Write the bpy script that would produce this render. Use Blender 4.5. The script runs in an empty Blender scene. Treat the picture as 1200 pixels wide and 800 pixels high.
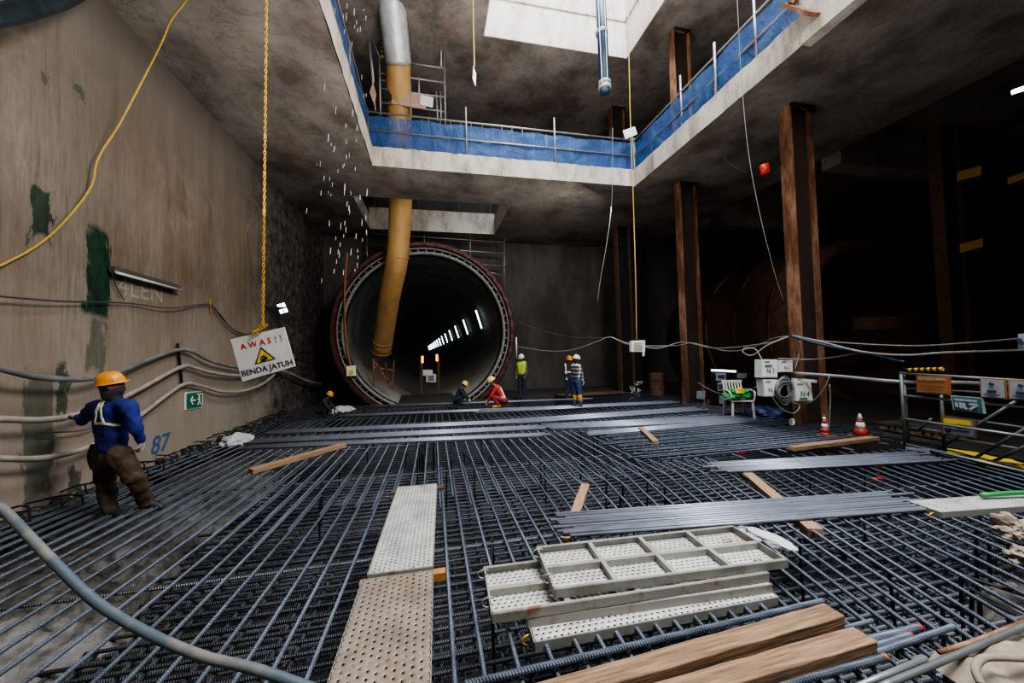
import bpy, bmesh, math, random
from mathutils import Vector, Matrix
random.seed(7)
R=random.uniform
PI=math.pi
sc=bpy.context.scene
col=sc.collection
# ------------------------------------------------------------------ camera
F,YAW,PITCH,ROLL=426.98,.21266,.03281,-.02489
C=Vector((0,0,1.7))
fw=Vector((math.sin(YAW)*math.cos(PITCH),math.cos(YAW)*math.cos(PITCH),math.sin(PITCH)))
r0=Vector((math.cos(YAW),-math.sin(YAW),0)); u0=r0.cross(fw)
rt=r0*math.cos(ROLL)+u0*math.sin(ROLL); up=-r0*math.sin(ROLL)+u0*math.cos(ROLL)
cd=bpy.data.cameras.new('camera'); cam=bpy.data.objects.new('camera',cd); col.objects.link(cam)
cd.sensor_width=36; cd.lens=F/1200*36; cd.clip_start=.05; cd.clip_end=400
M=Matrix((rt,up,-fw)).transposed().to_4x4(); M.translation=C; cam.matrix_world=M
sc.camera=cam
def ray(px,py): return fw*F+rt*(px-600)-up*(py-400)
def G(px,py,z=0.0):            # point at a height
    d=ray(px,py); return C+d*((z-C.z)/d.z)
def AX(px,py,x):
    d=ray(px,py); return C+d*(x/d.x)
def AY(px,py,y):
    d=ray(px,py); return C+d*(y/d.y)
def AD(px,py,D): return C+ray(px,py)*(D/F)
V=Vector
# ------------------------------------------------------------------ helpers
class MB:
    def __init__(s): s.v=[]; s.f=[]
    def add(s,vs,fs):
        n=len(s.v); s.v+= [tuple(v) for v in vs]; s.f+=[tuple(i+n for i in f) for f in fs]
    def box(s,a,b,m=None):
        x0,y0,z0=a; x1,y1,z1=b
        vs=[V(p) for p in ((x0,y0,z0),(x1,y0,z0),(x1,y1,z0),(x0,y1,z0),(x0,y0,z1),(x1,y0,z1),(x1,y1,z1),(x0,y1,z1))]
        if m is not None: vs=[m@v for v in vs]
        s.add(vs,[(0,3,2,1),(4,5,6,7),(0,1,5,4),(1,2,6,5),(2,3,7,6),(3,0,4,7)]); return s
    def bar(s,p,q,w,h,up=(0,0,1)):  # rectangular bar p->q
        p=V(p);q=V(q);d=(q-p).normalized();u=V(up)
        r=d.cross(u)
        if r.length<1e-4: r=d.cross(V((0,1,0)))
        r.normalize();u=r.cross(d)
        vs=[]
        for c in (p,q):
            for a,b in ((-1,-1),(1,-1),(1,1),(-1,1)): vs.append(c+r*a*w/2+u*b*h/2)
        s.add(vs,[(3,2,1,0),(4,5,6,7),(0,1,5,4),(1,2,6,5),(2,3,7,6),(3,0,4,7)]); return s
    def cyl(s,p,q,r1,r2=None,n=12,caps=True):
        if r2 is None:r2=r1
        p=V(p);q=V(q);d=(q-p).normalized();a=d.orthogonal().normalized();b=d.cross(a)
        vs=[]
        for c,r in((p,r1),(q,r2)):
            for i in range(n):
                t=2*PI*i/n; vs.append(c+a*(r*math.cos(t))+b*(r*math.sin(t)))
        fs=[(i,(i+1)%n,n+(i+1)%n,n+i) for i in range(n)]
        if caps: fs+=[tuple(range(n-1,-1,-1)),tuple(range(n,2*n))]
        s.add(vs,fs); return s
    def tube(s,pts,r,n=8,closed=False):
        pts=[V(p) for p in pts]; m=len(pts); vs=[]; fs=[]; a=None
        for i in range(m):
            if closed: t=(pts[(i+1)%m]-pts[i-1]).normalized()
            else: t=(pts[min(i+1,m-1)]-pts[max(i-1,0)]).normalized()
            if a is None: a=t.orthogonal().normalized()
            a=(a-t*a.dot(t)); 
            if a.length<1e-6:a=t.orthogonal()
            a.normalize(); b=t.cross(a); rr=r[i] if isinstance(r,(list,tuple)) else r
            for k in range(n):
                w=2*PI*k/n; vs.append(pts[i]+a*(rr*math.cos(w))+b*(rr*math.sin(w)))
        for i in range(m if closed else m-1):
            j=(i+1)%m
            for k in range(n):
                l=(k+1)%n; fs.append((i*n+k,i*n+l,j*n+l,j*n+k))
        if not closed: fs+=[tuple(range(n-1,-1,-1)),tuple(range((m-1)*n,m*n))]
        s.add(vs,fs); return s
    def sph(s,c,r,sx=1,sy=1,sz=1,n=12,m=8,mat=None):
        vs=[];fs=[];c=V(c)
        def T(v):
            v=V((v.x*sx*r,v.y*sy*r,v.z*sz*r)); 
            return (mat@v if mat is not None else v)+c
        vs.append(T(V((0,0,1))))
        for i in range(1,m):
            p=PI*i/m
            for k in range(n):
                t=2*PI*k/n; vs.append(T(V((math.sin(p)*math.cos(t),math.sin(p)*math.sin(t),math.cos(p)))))
        vs.append(T(V((0,0,-1)))); L=len(vs)-1
        for k in range(n):
            fs.append((0,1+k,1+(k+1)%n)); fs.append((L,L-n+(k+1)%n,L-n+k))
        for i in range(m-2):
            for k in range(n):
                a=1+i*n+k;b=1+i*n+(k+1)%n; fs.append((a,a+n,b+n,b))
        s.add(vs,fs); return s
    def quad(s,a,b,c,d): s.add([a,b,c,d],[(0,1,2,3)]); return s
    def lathe(s,prof,mat=None,n=64,close=False):  # prof (r,y) about Y axis
        vs=[];fs=[];m=len(prof)
        for i in range(n):
            t=2*PI*i/n
            for r,y in prof:
                v=V((r*math.cos(t),y,r*math.sin(t))); vs.append(mat@v if mat is not None else v)
        for i in range(n):
            j=(i+1)%n
            for k in range(m if close else m-1):
                l=(k+1)%m; fs.append((i*m+k,i*m+l,j*m+l,j*m+k))
        s.add(vs,fs); return s
    def build(s,name,mat,parent=None,smooth=False,bevel=0):
        me=bpy.data.meshes.new(name); me.from_pydata(s.v,[],s.f); me.update()
        bm=bmesh.new(); bm.from_mesh(me); bmesh.ops.recalc_face_normals(bm,faces=bm.faces); bm.to_mesh(me); bm.free()
        o=bpy.data.objects.new(name,me); col.objects.link(o)
        if mat: me.materials.append(mat)
        if parent is not None:
            o.parent=parent; o.location=(0,0,0)
            if parent.get('_world') : o.matrix_parent_inverse=Matrix.Translation(-parent.location)
        if smooth:
            for p in me.polygons: p.use_smooth=True
        if bevel:
            b=o.modifiers.new('bevel','BEVEL'); b.width=bevel; b.segments=2; b.limit_method='ANGLE'
        return o
def tag(o,label=None,cat=None,group=None,kind=None):
    if label:o['label']=label
    if cat:o['category']=cat
    if group:o['group']=group
    if kind:o['kind']=kind
    return o
def empty(name,label,cat,loc=(0,0,0),rz=0,group=None,world=False):
    o=bpy.data.objects.new(name,None); col.objects.link(o); o.location=loc; o.rotation_euler=(0,0,rz); o.empty_display_size=.1
    if world: o['_world']=1      # children are given in world coordinates
    return tag(o,label,cat,group)
def struct(name,mb,mat,parent=None,smooth=False):
    o=mb.build(name,mat,parent,smooth)
    if parent is None: o['kind']='structure'
    return o
def copy_tree(o,parent=None):
    c=o.copy(); col.objects.link(c); c.parent=parent
    for ch in o.children: copy_tree(ch,c)
    return c
def spline(pts,k=8):
    pts=[V(p) for p in pts]; P=[pts[0]*2-pts[1]]+pts+[pts[-1]*2-pts[-2]]; out=[]
    for i in range(1,len(P)-2):
        a,b,c,d=P[i-1:i+3]
        for j in range(k):
            t=j/k; out.append(.5*((2*b)+(-a+c)*t+(2*a-5*b+4*c-d)*t*t+(-a+3*b-3*c+d)*t**3))
    out.append(pts[-1]); return out
# ------------------------------------------------------------------ materials
class N:
    def __init__(s,name):
        s.m=bpy.data.materials.new(name); s.m.use_nodes=True; s.t=s.m.node_tree; s.n=s.t.nodes
        s.b=s.n['Principled BSDF']; s.out=s.n['Material Output']; s.tc=s.n.new('ShaderNodeTexCoord')
    def L(s,a,b): s.t.links.new(a,b)
    def map(s,scale=(1,1,1),src='Object',loc=(0,0,0)):
        m=s.n.new('ShaderNodeMapping'); m.inputs['Scale'].default_value=scale; m.inputs['Location'].default_value=loc
        s.L(s.tc.outputs[src],m.inputs[0]); return m.outputs[0]
    def noise(s,scale,vec=None,detail=6,rough=.6,dist=0):
        n=s.n.new('ShaderNodeTexNoise'); n.inputs['Scale'].default_value=scale; n.inputs['Detail'].default_value=detail
        n.inputs['Roughness'].default_value=rough; n.inputs['Distortion'].default_value=dist
        s.L(vec if vec is not None else s.map(),n.inputs['Vector']); return n.outputs['Fac']
    def ramp(s,fac,stops):
        r=s.n.new('ShaderNodeValToRGB'); e=r.color_ramp.elements
        while len(e)<len(stops): e.new(.5)
        for i,(p,c) in enumerate(stops):
            e[i].position=p; e[i].color=(c,c,c,1) if isinstance(c,(int,float)) else (*c,1)
        s.L(fac,r.inputs[0]); return r.outputs[0]
    def mix(s,fac,a,b,mode='MIX'):
        m=s.n.new('ShaderNodeMix'); m.data_type='RGBA'; m.blend_type=mode
        for sock,v in ((m.inputs[0],fac),(m.inputs[6],a),(m.inputs[7],b)):
            if isinstance(v,(int,float)): sock.default_value=v
            elif isinstance(v,tuple): sock.default_value=(*v,1)
            else: s.L(v,sock)
        return m.outputs[2]
    def math(s,op,a,b=None,c=None):
        m=s.n.new('ShaderNodeMath'); m.operation=op
        for i,v in enumerate((a,b,c)):
            if v is None: continue
            if isinstance(v,(int,float)): m.inputs[i].default_value=v
            else: s.L(v,m.inputs[i])
        return m.outputs[0]
    def xyz(s,src='Object'):
        x=s.n.new('ShaderNodeSeparateXYZ'); s.L(s.tc.outputs[src],x.inputs[0]); return x.outputs
    def bump(s,h,strength=.4,dist=.02):
        b=s.n.new('ShaderNodeBump'); b.inputs['Strength'].default_value=strength; b.inputs['Distance'].default_value=dist
        s.L(h,b.inputs['Height']); s.L(b.outputs[0],s.b.inputs['Normal'])
    def col(s,c):
        if isinstance(c,tuple): s.b.inputs['Base Color'].default_value=(*c,1)
        else: s.L(c,s.b.inputs['Base Color'])
    def set(s,rough=.7,metal=0,spec=None):
        if isinstance(rough,(int,float)): s.b.inputs['Roughness'].default_value=rough
        else: s.L(rough,s.b.inputs['Roughness'])
        s.b.inputs['Metallic'].default_value=metal
        if spec is not None: s.b.inputs['Specular IOR Level'].default_value=spec
        return s.m
def simple(name,c,rough=.6,metal=0,var=.25,scale=8,bump=0,c2=None,stretch=(1,1,1),thr=(.35,.65)):
    n=N(name); f=n.noise(scale,n.map(stretch)); 
    d=c2 if c2 else tuple(x*(1-var) for x in c)
    n.col(n.mix(n.ramp(f,[(thr[0],0),(thr[1],1)]),c,d))
    if bump: n.bump(f,bump,.01)
    return n.set(rough,metal)
def emis(name,c,s):
    n=N(name); n.col((0,0,0)); n.b.inputs['Emission Color'].default_value=(*c,1); n.b.inputs['Emission Strength'].default_value=s
    return n.m
K={}
# left wall
def wall_mat():
    n=N('stained_concrete_wall'); X=n.xyz()
    st=n.noise(2.2,n.map((1,1,.16)),8,.65,.3); big=n.noise(.45,n.map((1,1,.6)),5); fine=n.noise(28,n.map((1,1,.08)),3,.7)
    c=n.ramp(st,[(.3,(.115,.07,.042)),(.5,(.20,.148,.105)),(.72,(.29,.24,.19))])
    c=n.mix(n.ramp(big,[(.42,0),(.62,.75)]),c,(.25,.225,.195))
    c=n.mix(n.ramp(fine,[(.35,.45),(.6,0)]),c,(.11,.075,.055))
    drip=n.noise(7,n.map((1,1,.05)),4,.8); patch=n.noise(.8,n.map((1,1,.7),loc=(3,9,2)),9,.75,.6)
    c=n.mix(n.ramp(drip,[(.56,0),(.72,.6)]),c,(.075,.04,.022)); c=n.mix(n.ramp(patch,[(.5,0),(.66,.6)]),c,(.12,.085,.06)); c=n.mix(n.ramp(patch,[(.30,.55),(.42,0)]),c,(.38,.34,.29))
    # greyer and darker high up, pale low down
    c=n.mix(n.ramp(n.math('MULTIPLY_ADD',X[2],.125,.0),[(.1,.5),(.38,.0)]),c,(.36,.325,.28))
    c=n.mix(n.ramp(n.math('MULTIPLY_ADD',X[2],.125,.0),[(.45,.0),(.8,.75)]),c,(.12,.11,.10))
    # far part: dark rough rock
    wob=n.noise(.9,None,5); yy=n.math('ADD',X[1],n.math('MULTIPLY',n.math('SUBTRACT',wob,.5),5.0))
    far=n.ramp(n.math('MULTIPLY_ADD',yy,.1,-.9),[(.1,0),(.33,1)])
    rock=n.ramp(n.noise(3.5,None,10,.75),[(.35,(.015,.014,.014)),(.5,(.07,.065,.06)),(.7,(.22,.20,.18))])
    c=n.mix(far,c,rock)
    # algae
    wx=n.noise(5.0,n.map((1,1,.35)),6,.7); 
    yd=n.math('ADD',X[1],n.math('MULTIPLY',n.math('SUBTRACT',wx,.5),.55)); zd=n.math('ADD',X[2],n.math('MULTIPLY',n.math('SUBTRACT',n.noise(3,n.map((1,1,1),loc=(5,3,1)),5),.5),.7))
    tot=None
    for (x0,y0,x1,y1,s) in ((38,222,60,285,.9),(102,268,128,372,1.0),(104,372,124,440,.55),(28,425,62,600,.62),(70,425,76,500,.8),(80,548,97,580,.8),(87,105,100,118,.6),(50,85,62,98,.5)):
        a=AX(x0,(y0+y1)/2,-4.6); b=AX(x1,(y0+y1)/2,-4.6); t=AX((x0+x1)/2,y0,-4.6).z; u=AX((x0+x1)/2,y1,-4.6).z
        dy=n.math('DIVIDE',n.math('ABSOLUTE',n.math('SUBTRACT',yd,(a.y+b.y)/2)),abs(b.y-a.y)/2+.02)
        dz=n.math('DIVIDE',n.math('ABSOLUTE',n.math('SUBTRACT',zd,(t+u)/2)),abs(t-u)/2+.02)
        k=n.ramp(n.math('MAXIMUM',dy,dz),[(.8,s),(1.0,0)]) 
        tot=k if tot is None else n.math('MAXIMUM',tot,k)
    g=n.ramp(n.noise(9,n.map((1,1,.4)),6,.7),[(.35,(.002,.012,.009)),(.62,(.012,.055,.03))])
    c=n.mix(tot,c,g)
    n.col(c)
    bh=n.math('ADD',n.math('MULTIPLY',fine,.25),n.math('MULTIPLY',n.noise(5,None,10,.7),n.math('MULTIPLY_ADD',far,4.0,.6)))
    n.bump(bh,.55,.03)
    return n.set(.75,0,.3)
K['wall']=wall_mat()
def slab_mat():
    n=N('slab_concrete'); 
    a=n.noise(.7,None,8,.62); b=n.noise(6,None,8,.7); s=n.noise(1.3,n.map((1,.25,1)),5)
    c=n.ramp(a,[(.36,(.095,.08,.07)),(.5,(.185,.165,.148)),(.66,(.26,.235,.21))])
    c=n.mix(n.ramp(b,[(.5,0),(.75,.35)]),c,(.09,.078,.068)); c=n.mix(n.ramp(s,[(.55,0),(.7,.45)]),c,(.16,.085,.05)); cr=n.noise(1.1,None,10,.75,1.5); c=n.mix(n.ramp(n.math('ABSOLUTE',n.math('SUBTRACT',cr,.5)),[(.0,.75),(.012,0)]),c,(.05,.04,.035))
    n.col(c); n.bump(b,.3,.02); return n.set(.8,0,.25)
K['slab']=slab_mat()
def fascia_mat(name,c1,c2):
    n=N(name); a=n.noise(2.2,n.map((1,1,.35)),8,.7); b=n.noise(16,None,6,.7)
    c=n.ramp(a,[(.32,c2),(.55,c1)]); c=n.mix(n.ramp(b,[(.58,0),(.7,.7)]),c,(.10,.085,.07)); n.col(c); n.bump(b,.5,.02); return n.set(.85)
K['fascia']=fascia_mat('pale_slab_edge',(.50,.465,.41),(.22,.185,.15))
K['white_fascia']=fascia_mat('bright_slab_edge',(.56,.52,.48),(.36,.30,.25))
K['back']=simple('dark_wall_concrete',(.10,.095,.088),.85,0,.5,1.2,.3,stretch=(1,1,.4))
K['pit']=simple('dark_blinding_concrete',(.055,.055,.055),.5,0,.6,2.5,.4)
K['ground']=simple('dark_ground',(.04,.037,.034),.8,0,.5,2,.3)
K['ledge']=simple('wet_rough_ledge_concrete',(.13,.12,.108),.45,0,.6,12,1.0,c2=(.02,.019,.018))
def rebar_mat(name,c,d,rib=True,rough=.42):
    n=N(name); X=n.xyz(); oi=n.n.new('ShaderNodeObjectInfo')
    f=n.noise(3.0,None,4); base=n.mix(n.ramp(f,[(.4,0),(.7,1)]),c,d)
    base=n.mix(n.math('MULTIPLY',oi.outputs['Random'],.55),base,tuple(x*.45 for x in c))
    n.col(base)
    if rib:
        w=n.math('SINE',n.math('MULTIPLY',n.math('ADD',X[0],n.math('MULTIPLY',X[1],.5)),2*PI/.017)); n.bump(w,.8,.004)
    return n.set(rough,.35,.6)
K['rebar']=rebar_mat('blue_grey_rebar_steel',(.165,.20,.265),(.085,.10,.13))
K['rebar2']=rebar_mat('dull_lower_rebar_steel',(.15,.165,.195),(.085,.08,.085))
K['rebar3']=rebar_mat('smooth_grey_bundle_steel',(.26,.285,.35),(.16,.175,.215),False,.42)
K['dark_steel']=simple('dark_steel',(.03,.03,.033),.5,.5,.5,6,.2)
def rust_mat():
    n=N('rusted_column_steel'); a=n.noise(2.2,n.map((1,1,.3)),8,.7); b=n.noise(14,n.map((1,1,.2)),5)
    c=n.ramp(a,[(.32,(.035,.02,.014)),(.47,(.18,.085,.048)),(.6,(.36,.20,.125)),(.74,(.46,.36,.28))]); c=n.mix(n.ramp(b,[(.45,0),(.7,.5)]),c,(.04,.022,.016)); n.col(c); n.bump(b,.3,.01); return n.set(.8,.1,.2)
K['rust']=rust_mat()
K['rust_shade']=simple('shade_toned_web_rust',(.035,.02,.014),.85,0,.5,3,.2,stretch=(1,1,.3))  # rusted web, recess shade between the flanges put into its colour
K['wood']=simple('pale_timber',(.32,.205,.125),.75,0,.4,5,.3,c2=(.20,.115,.065),stretch=(1.2,22,22))
K['oldwood']=simple('weathered_timber',(.27,.172,.098),.8,0,.4,3,.6,c2=(.11,.06,.034),stretch=(1.2,22,22))
K['darkwood']=simple('dark_timber',(.12,.07,.04),.8,0,.4,5,.3)
def perf(name,c,d,sx=.042,sy=.036,r=.2):
    n=N(name); X=n.xyz()
    row=n.math('FLOOR',n.math('DIVIDE',X[1],sy)); off=n.math('MULTIPLY',n.math('MODULO',n.math('ABSOLUTE',row),2.0),.5)
    u=n.math('SUBTRACT',n.math('FRACT',n.math('ADD',n.math('ADD',n.math('DIVIDE',X[0],sx),off),100.0)),.5); v=n.math('SUBTRACT',n.math('FRACT',n.math('ADD',n.math('DIVIDE',X[1],sy),100.0)),.5)
    dd=n.math('SQRT',n.math('ADD',n.math('MULTIPLY',u,u),n.math('MULTIPLY',v,v)))
    hole=n.math('LESS_THAN',dd,r)
    f=n.noise(4,None,8,.65); g=n.noise(1.6,n.map((1,3,1)),5)
    cc=n.mix(n.ramp(f,[(.4,0),(.62,1)]),c,d); cc=n.mix(n.ramp(g,[(.58,0),(.72,.75)]),cc,(.30,.20,.13)); n.col(cc)
    n.bump(n.ramp(dd,[(r,0),(r+.22,1)]),.6,.006)
    n.set(.5,.25)
    tr=n.n.new('ShaderNodeBsdfTransparent'); mx=n.n.new('ShaderNodeMixShader'); n.L(hole,mx.inputs[0]); n.L(n.b.outputs[0],mx.inputs[1]); n.L(tr.outputs[0],mx.inputs[2]); n.L(mx.outputs[0],n.out.inputs[0])
    return n.m
K['perf_silver']=perf('perforated_galvanised_sheet',(.52,.52,.515),(.36,.35,.34))
K['perf_brown']=perf('perforated_dirty_sheet',(.29,.235,.19),(.19,.15,.12),.05,.045,.17)
K['galv']=simple('galvanised_steel',(.34,.36,.335),.5,.3,.35,5,.1,c2=(.23,.22,.195))
K['galvrust']=simple('galvanised_steel_rust_spots',(.28,.28,.25),.55,.3,.3,7,.1,c2=(.22,.12,.07),thr=(.55,.68))
K['orange_edge']=simple('orange_painted_edge',(.45,.20,.05),.6,0,.4,8,.1)
K['scaf']=simple('scaffold_pipe_steel',(.38,.38,.39),.4,.5,.3,5)
K['dscaf2']=simple('grey_scaffold_pipe_steel',(.24,.25,.26),.45,.5,.3,5)
K['dscaf']=simple('dull_scaffold_pipe_steel',(.13,.14,.145),.5,.4,.3,5)
K['hose_pale']=simple('dusty_pale_hose',(.36,.32,.28),.65,0,.35,6,.2)
K['hose_grey']=simple('grey_hose_rubber',(.20,.215,.22),.5,0,.5,5,.2)
K['hose_dark']=simple('dark_hose_rubber',(.07,.075,.08),.45,0,.4,6,.2)
K['blue_hose']=simple('wet_dark_blue_hose',(.02,.035,.045),.25,0,.5,6)
K['front_hose']=simple('worn_grey_hose',(.06,.085,.105),.55,0,.3,6,.3,c2=(.15,.145,.13),thr=(.45,.6))
K['ybell']=simple('yellow_chain_paint',(.75,.42,.03),.4,.1,.25,20)
K['yrope']=simple('yellow_rope',(.62,.42,.08),.7,0,.3,30)
K['wire']=simple('thin_grey_wire',(.23,.23,.22),.6,0,.2,10)
K['duct_yellow']=simple('dirty_yellow_duct',(.50,.295,.10),.6,0,.3,2.2,.15,c2=(.34,.19,.075),stretch=(1,1,.4))
K['duct_silver']=simple('silver_duct_foil',(.55,.58,.60),.35,.25,.3,4,.5)
K['white']=simple('white_panel',(.75,.75,.76),.5,0,.1,5)
K['whited']=simple('scuffed_white_panel',(.70,.69,.68),.5,0,.18,9)
K['black']=simple('black_paint',(.015,.015,.018),.5)
K['ink']=simple('dark_blue_ink',(.02,.03,.08),.6)
K['red']=simple('red_paint',(.50,.02,.02),.5)
K['yellow']=simple('yellow_sign_paint',(.80,.60,.03),.5)
K['green']=simple('green_sign_paint',(.01,.16,.08),.5)
K['gcloth']=simple('green_cloth',(.03,.28,.07),.8)
K['orange']=simple('orange_board_paint',(.30,.12,.04),.6,0,.3,6)
K['teal']=simple('teal_sign_paint',(.03,.13,.14),.5)
K['plastic']=simple('white_chair_plastic',(.60,.59,.56),.45)
K['boxp']=simple('grey_white_box_plastic',(.58,.59,.60),.45,0,.12,6)
K['cabinet']=simple('grey_green_cabinet',(.19,.20,.19),.6,0,.3,3)
K['tarp']=simple('beige_sackcloth',(.27,.225,.175),.9,0,.3,12,.6)
K['bag']=simple('crumpled_white_plastic',(.50,.50,.53),.5,0,.15,8)
K['flange']=simple('dark_red_ring_steel',(.085,.018,.016),.55,.2,.6,14,.8,c2=(.035,.01,.01))
K['rim']=simple('pale_ring_rim',(.24,.24,.235),.6,0,.4,6)
K['bluepipe']=simple('dark_blue_pipe',(.012,.035,.075),.4,0,.4,3)
K['brown']=simple('dim_brown_plate',(.13,.07,.045),.8,0,.5,4,.2)
K['redbrown']=simple('red_brown_board',(.12,.03,.02),.7)
def lining():
    n=N('tunnel_lining_concrete'); X=n.xyz()
    j=n.math('LESS_THAN',n.math('FRACT',n.math('DIVIDE',n.math('ADD',X[1],50),1.4)),.03)
    c=n.ramp(n.noise(1.2,None,7),[(.35,(.06,.07,.07)),(.65,(.14,.15,.145))]); c=n.mix(j,c,(.02,.02,.02)); 
    low=n.ramp(n.math('MULTIPLY_ADD',X[2],.2,.6),[(.1,.75),(.5,0)]); c=n.mix(low,c,(.42,.39,.34)); n.col(c); return n.set(.7)  # daylight on the lower lining painted in as a paler tone
K['lining']=lining()
def netting():
    n=N('blue_safety_netting'); a=n.noise(2.2,n.map((1,1,.5)),6,.7,.8); b=n.noise(60,None,2)
    c=n.ramp(a,[(.36,(.01,.045,.16)),(.55,(.025,.10,.30)),(.70,(.10,.22,.42))]); n.col(c); n.set(.55)
    tr=n.n.new('ShaderNodeBsdfTransparent'); mx=n.n.new('ShaderNodeMixShader')
    n.L(n.ramp(n.math('ADD',n.math('MULTIPLY',a,.6),n.math('MULTIPLY',b,.4)),[(.42,.10),(.62,.5)]),mx.inputs[0]); n.L(n.b.outputs[0],mx.inputs[1]); n.L(tr.outputs[0],mx.inputs[2]); n.L(mx.outputs[0],n.out.inputs[0]); n.bump(a,.8,.1)
    return n.m
K['net']=netting()
# ------------------------------------------------------------------ setting
XL=-4.6; YB=17.0; Z1=7.0; T1=.56; Z2=12.0; XR=24.0; YN=-7.0; DX=8.35; DY=13.7; PZ=-1.1
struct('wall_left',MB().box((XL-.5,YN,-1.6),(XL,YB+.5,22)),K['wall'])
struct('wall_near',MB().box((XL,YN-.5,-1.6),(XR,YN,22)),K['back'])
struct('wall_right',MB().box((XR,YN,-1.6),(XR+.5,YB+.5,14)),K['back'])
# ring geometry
RC=V((-.2,14.0,2.62))
def back_wall():
    mb=MB(); n=64; rc=(RC.x-.14,RC.z); vs=[];fs=[]
    for i in range(n):
        t=2*PI*i/n; c,s_=math.cos(t),math.sin(t)
        k=min((( XR-rc[0]) if c>0 else (XL-rc[0]))/c if abs(c)>1e-6 else 1e9, ((22-rc[1]) if s_>0 else (-1.6-rc[1]))/s_ if abs(s_)>1e-6 else 1e9)
        vs.append((rc[0]+3.1*c,YB,rc[1]+3.1*s_)); vs.append((rc[0]+k*c,YB,rc[1]+k*s_))
    for i in range(n):
        j=(i+1)%n; fs.append((2*i,2*i+1,2*j+1,2*j))
    mb.add(vs,fs)
    for a in ((XL,-1.6),(XL,22),(XR,22),(XR,-1.6)):
        pass
    return mb
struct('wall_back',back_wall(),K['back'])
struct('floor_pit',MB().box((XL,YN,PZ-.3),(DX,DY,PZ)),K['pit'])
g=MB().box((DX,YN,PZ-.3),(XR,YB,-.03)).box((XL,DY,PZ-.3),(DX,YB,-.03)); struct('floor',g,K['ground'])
# slab over the site with its opening and the small hole near the tunnel
OX0,OX1,OY1=-1.58,6.47,10.52
HX0,HX1,HY0,HY1=-2.5,2.75,12.6,15.8
Z1t=Z1+T1
s=MB()
s.box((XL,YN,Z1),(OX0,OY1,Z1t)); s.box((OX1,YN,Z1),(10.4,OY1,Z1t))
s.box((XL,OY1,Z1),(10.4,HY0,Z1t)); s.box((XL,HY0,Z1),(HX0,HY1,Z1t)); s.box((HX1,HY0,Z1),(10.4,HY1,Z1t)); s.box((XL,HY1,Z1),(10.4,YB,Z1t))
s.box((10.4,YN,Z1+.9),(XR,YB,Z1t+.9)); s.box((10.4,YN,Z1),(10.9,YB,Z1+1.0))
struct('ceiling',s,K['slab'])
def rough_edge(a,b,z0,z1,nrm,seg=60,amp=.05):     # pale broken concrete face of a slab edge
    a=V(a);b=V(b);nrm=V(nrm); mb=MB(); vs=[];fs=[]
    for i in range(seg+1):
        p=a.lerp(b,i/seg)
        top=z1-abs(R(0,amp))*(1 if random.random()<.4 else .3); o=R(.012,.03)
        vs+=[(*(p+nrm*o).xy,z0),(*(p+nrm*(o+R(0,.01))).xy,(z0+z1)/2),(*(p+nrm*o).xy,top),(*(p-nrm*.25).xy,z1+.004)]
    for i in range(seg):
        for k in range(3): fs.append((4*i+k,4*i+4+k,4*i+5+k,4*i+1+k))
        
    mb.add(vs,fs); return mb
struct('trim_1',rough_edge((OX0,YN,0),(OX0,OY1,0),Z1,Z1t,(1,0,0),90),K['fascia'])
struct('trim_2',rough_edge((OX0,OY1,0),(OX1,OY1,0),Z1,Z1t,(0,-1,0),70),K['fascia'])
struct('trim_3',rough_edge((OX1,OY1,0),(OX1,YN,0),Z1,Z1t,(-1,0,0),90),K['fascia'])
struct('trim_4',MB().box((OX1-.06,YN,Z1-.006),(OX1+.15,5.0,Z1t+.24)),K['fascia'])
m=MB(); e=.02
m.box((HX0,HY1-e,Z1),(HX1,HY1,Z1t+.35)).box((HX0,HY0,Z1),(HX0+e,HY1,Z1t)).box((HX1-e,HY0,Z1),(HX1,HY1,Z1t+.2))
struct('trim_5',m,K['fascia'])
# upper slab
UX0,UX1,UY1=1.76,6.85,11.35
s=MB(); s.box((XL,YN,Z2),(UX0,UY1,Z2+.6)).box((UX1,YN,Z2),(XR,UY1,Z2+.6)).box((XL,UY1,Z2),(XR,YB,Z2+.6))
struct('ceiling_upper',s,K['slab'])
struct('trim_6',MB().box((UX0,UY1-.03,Z2-.01),(UX1,UY1,Z2+7)),K['white_fascia'])
struct('trim_7',MB().box((UX1-.03,YN,Z2-.01),(UX1,UY1-.03,Z2+7)),K['white_fascia'])
struct('trim_8',MB().box((UX0,YN,Z2+.0),(UX0+.03,UY1-.03,Z2+7)),K['white_fascia'])
struct('trim_9',MB().box((UX0,UY1-.07,Z2+1.28),(UX1,UY1-.03,Z2+1.34)).box((UX1-.07,YN,Z2+1.28),(UX1-.03,UY1-.05,Z2+1.34)),K['fascia'])
# downstand beams in the dark bay
struct('trim_10',MB().box((10.9,7.6,Z1-.35),(22,8.1,Z1+.9)).box((10.9,12.5,Z1-.3),(22,13,Z1+.9)),K['slab'])
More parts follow.
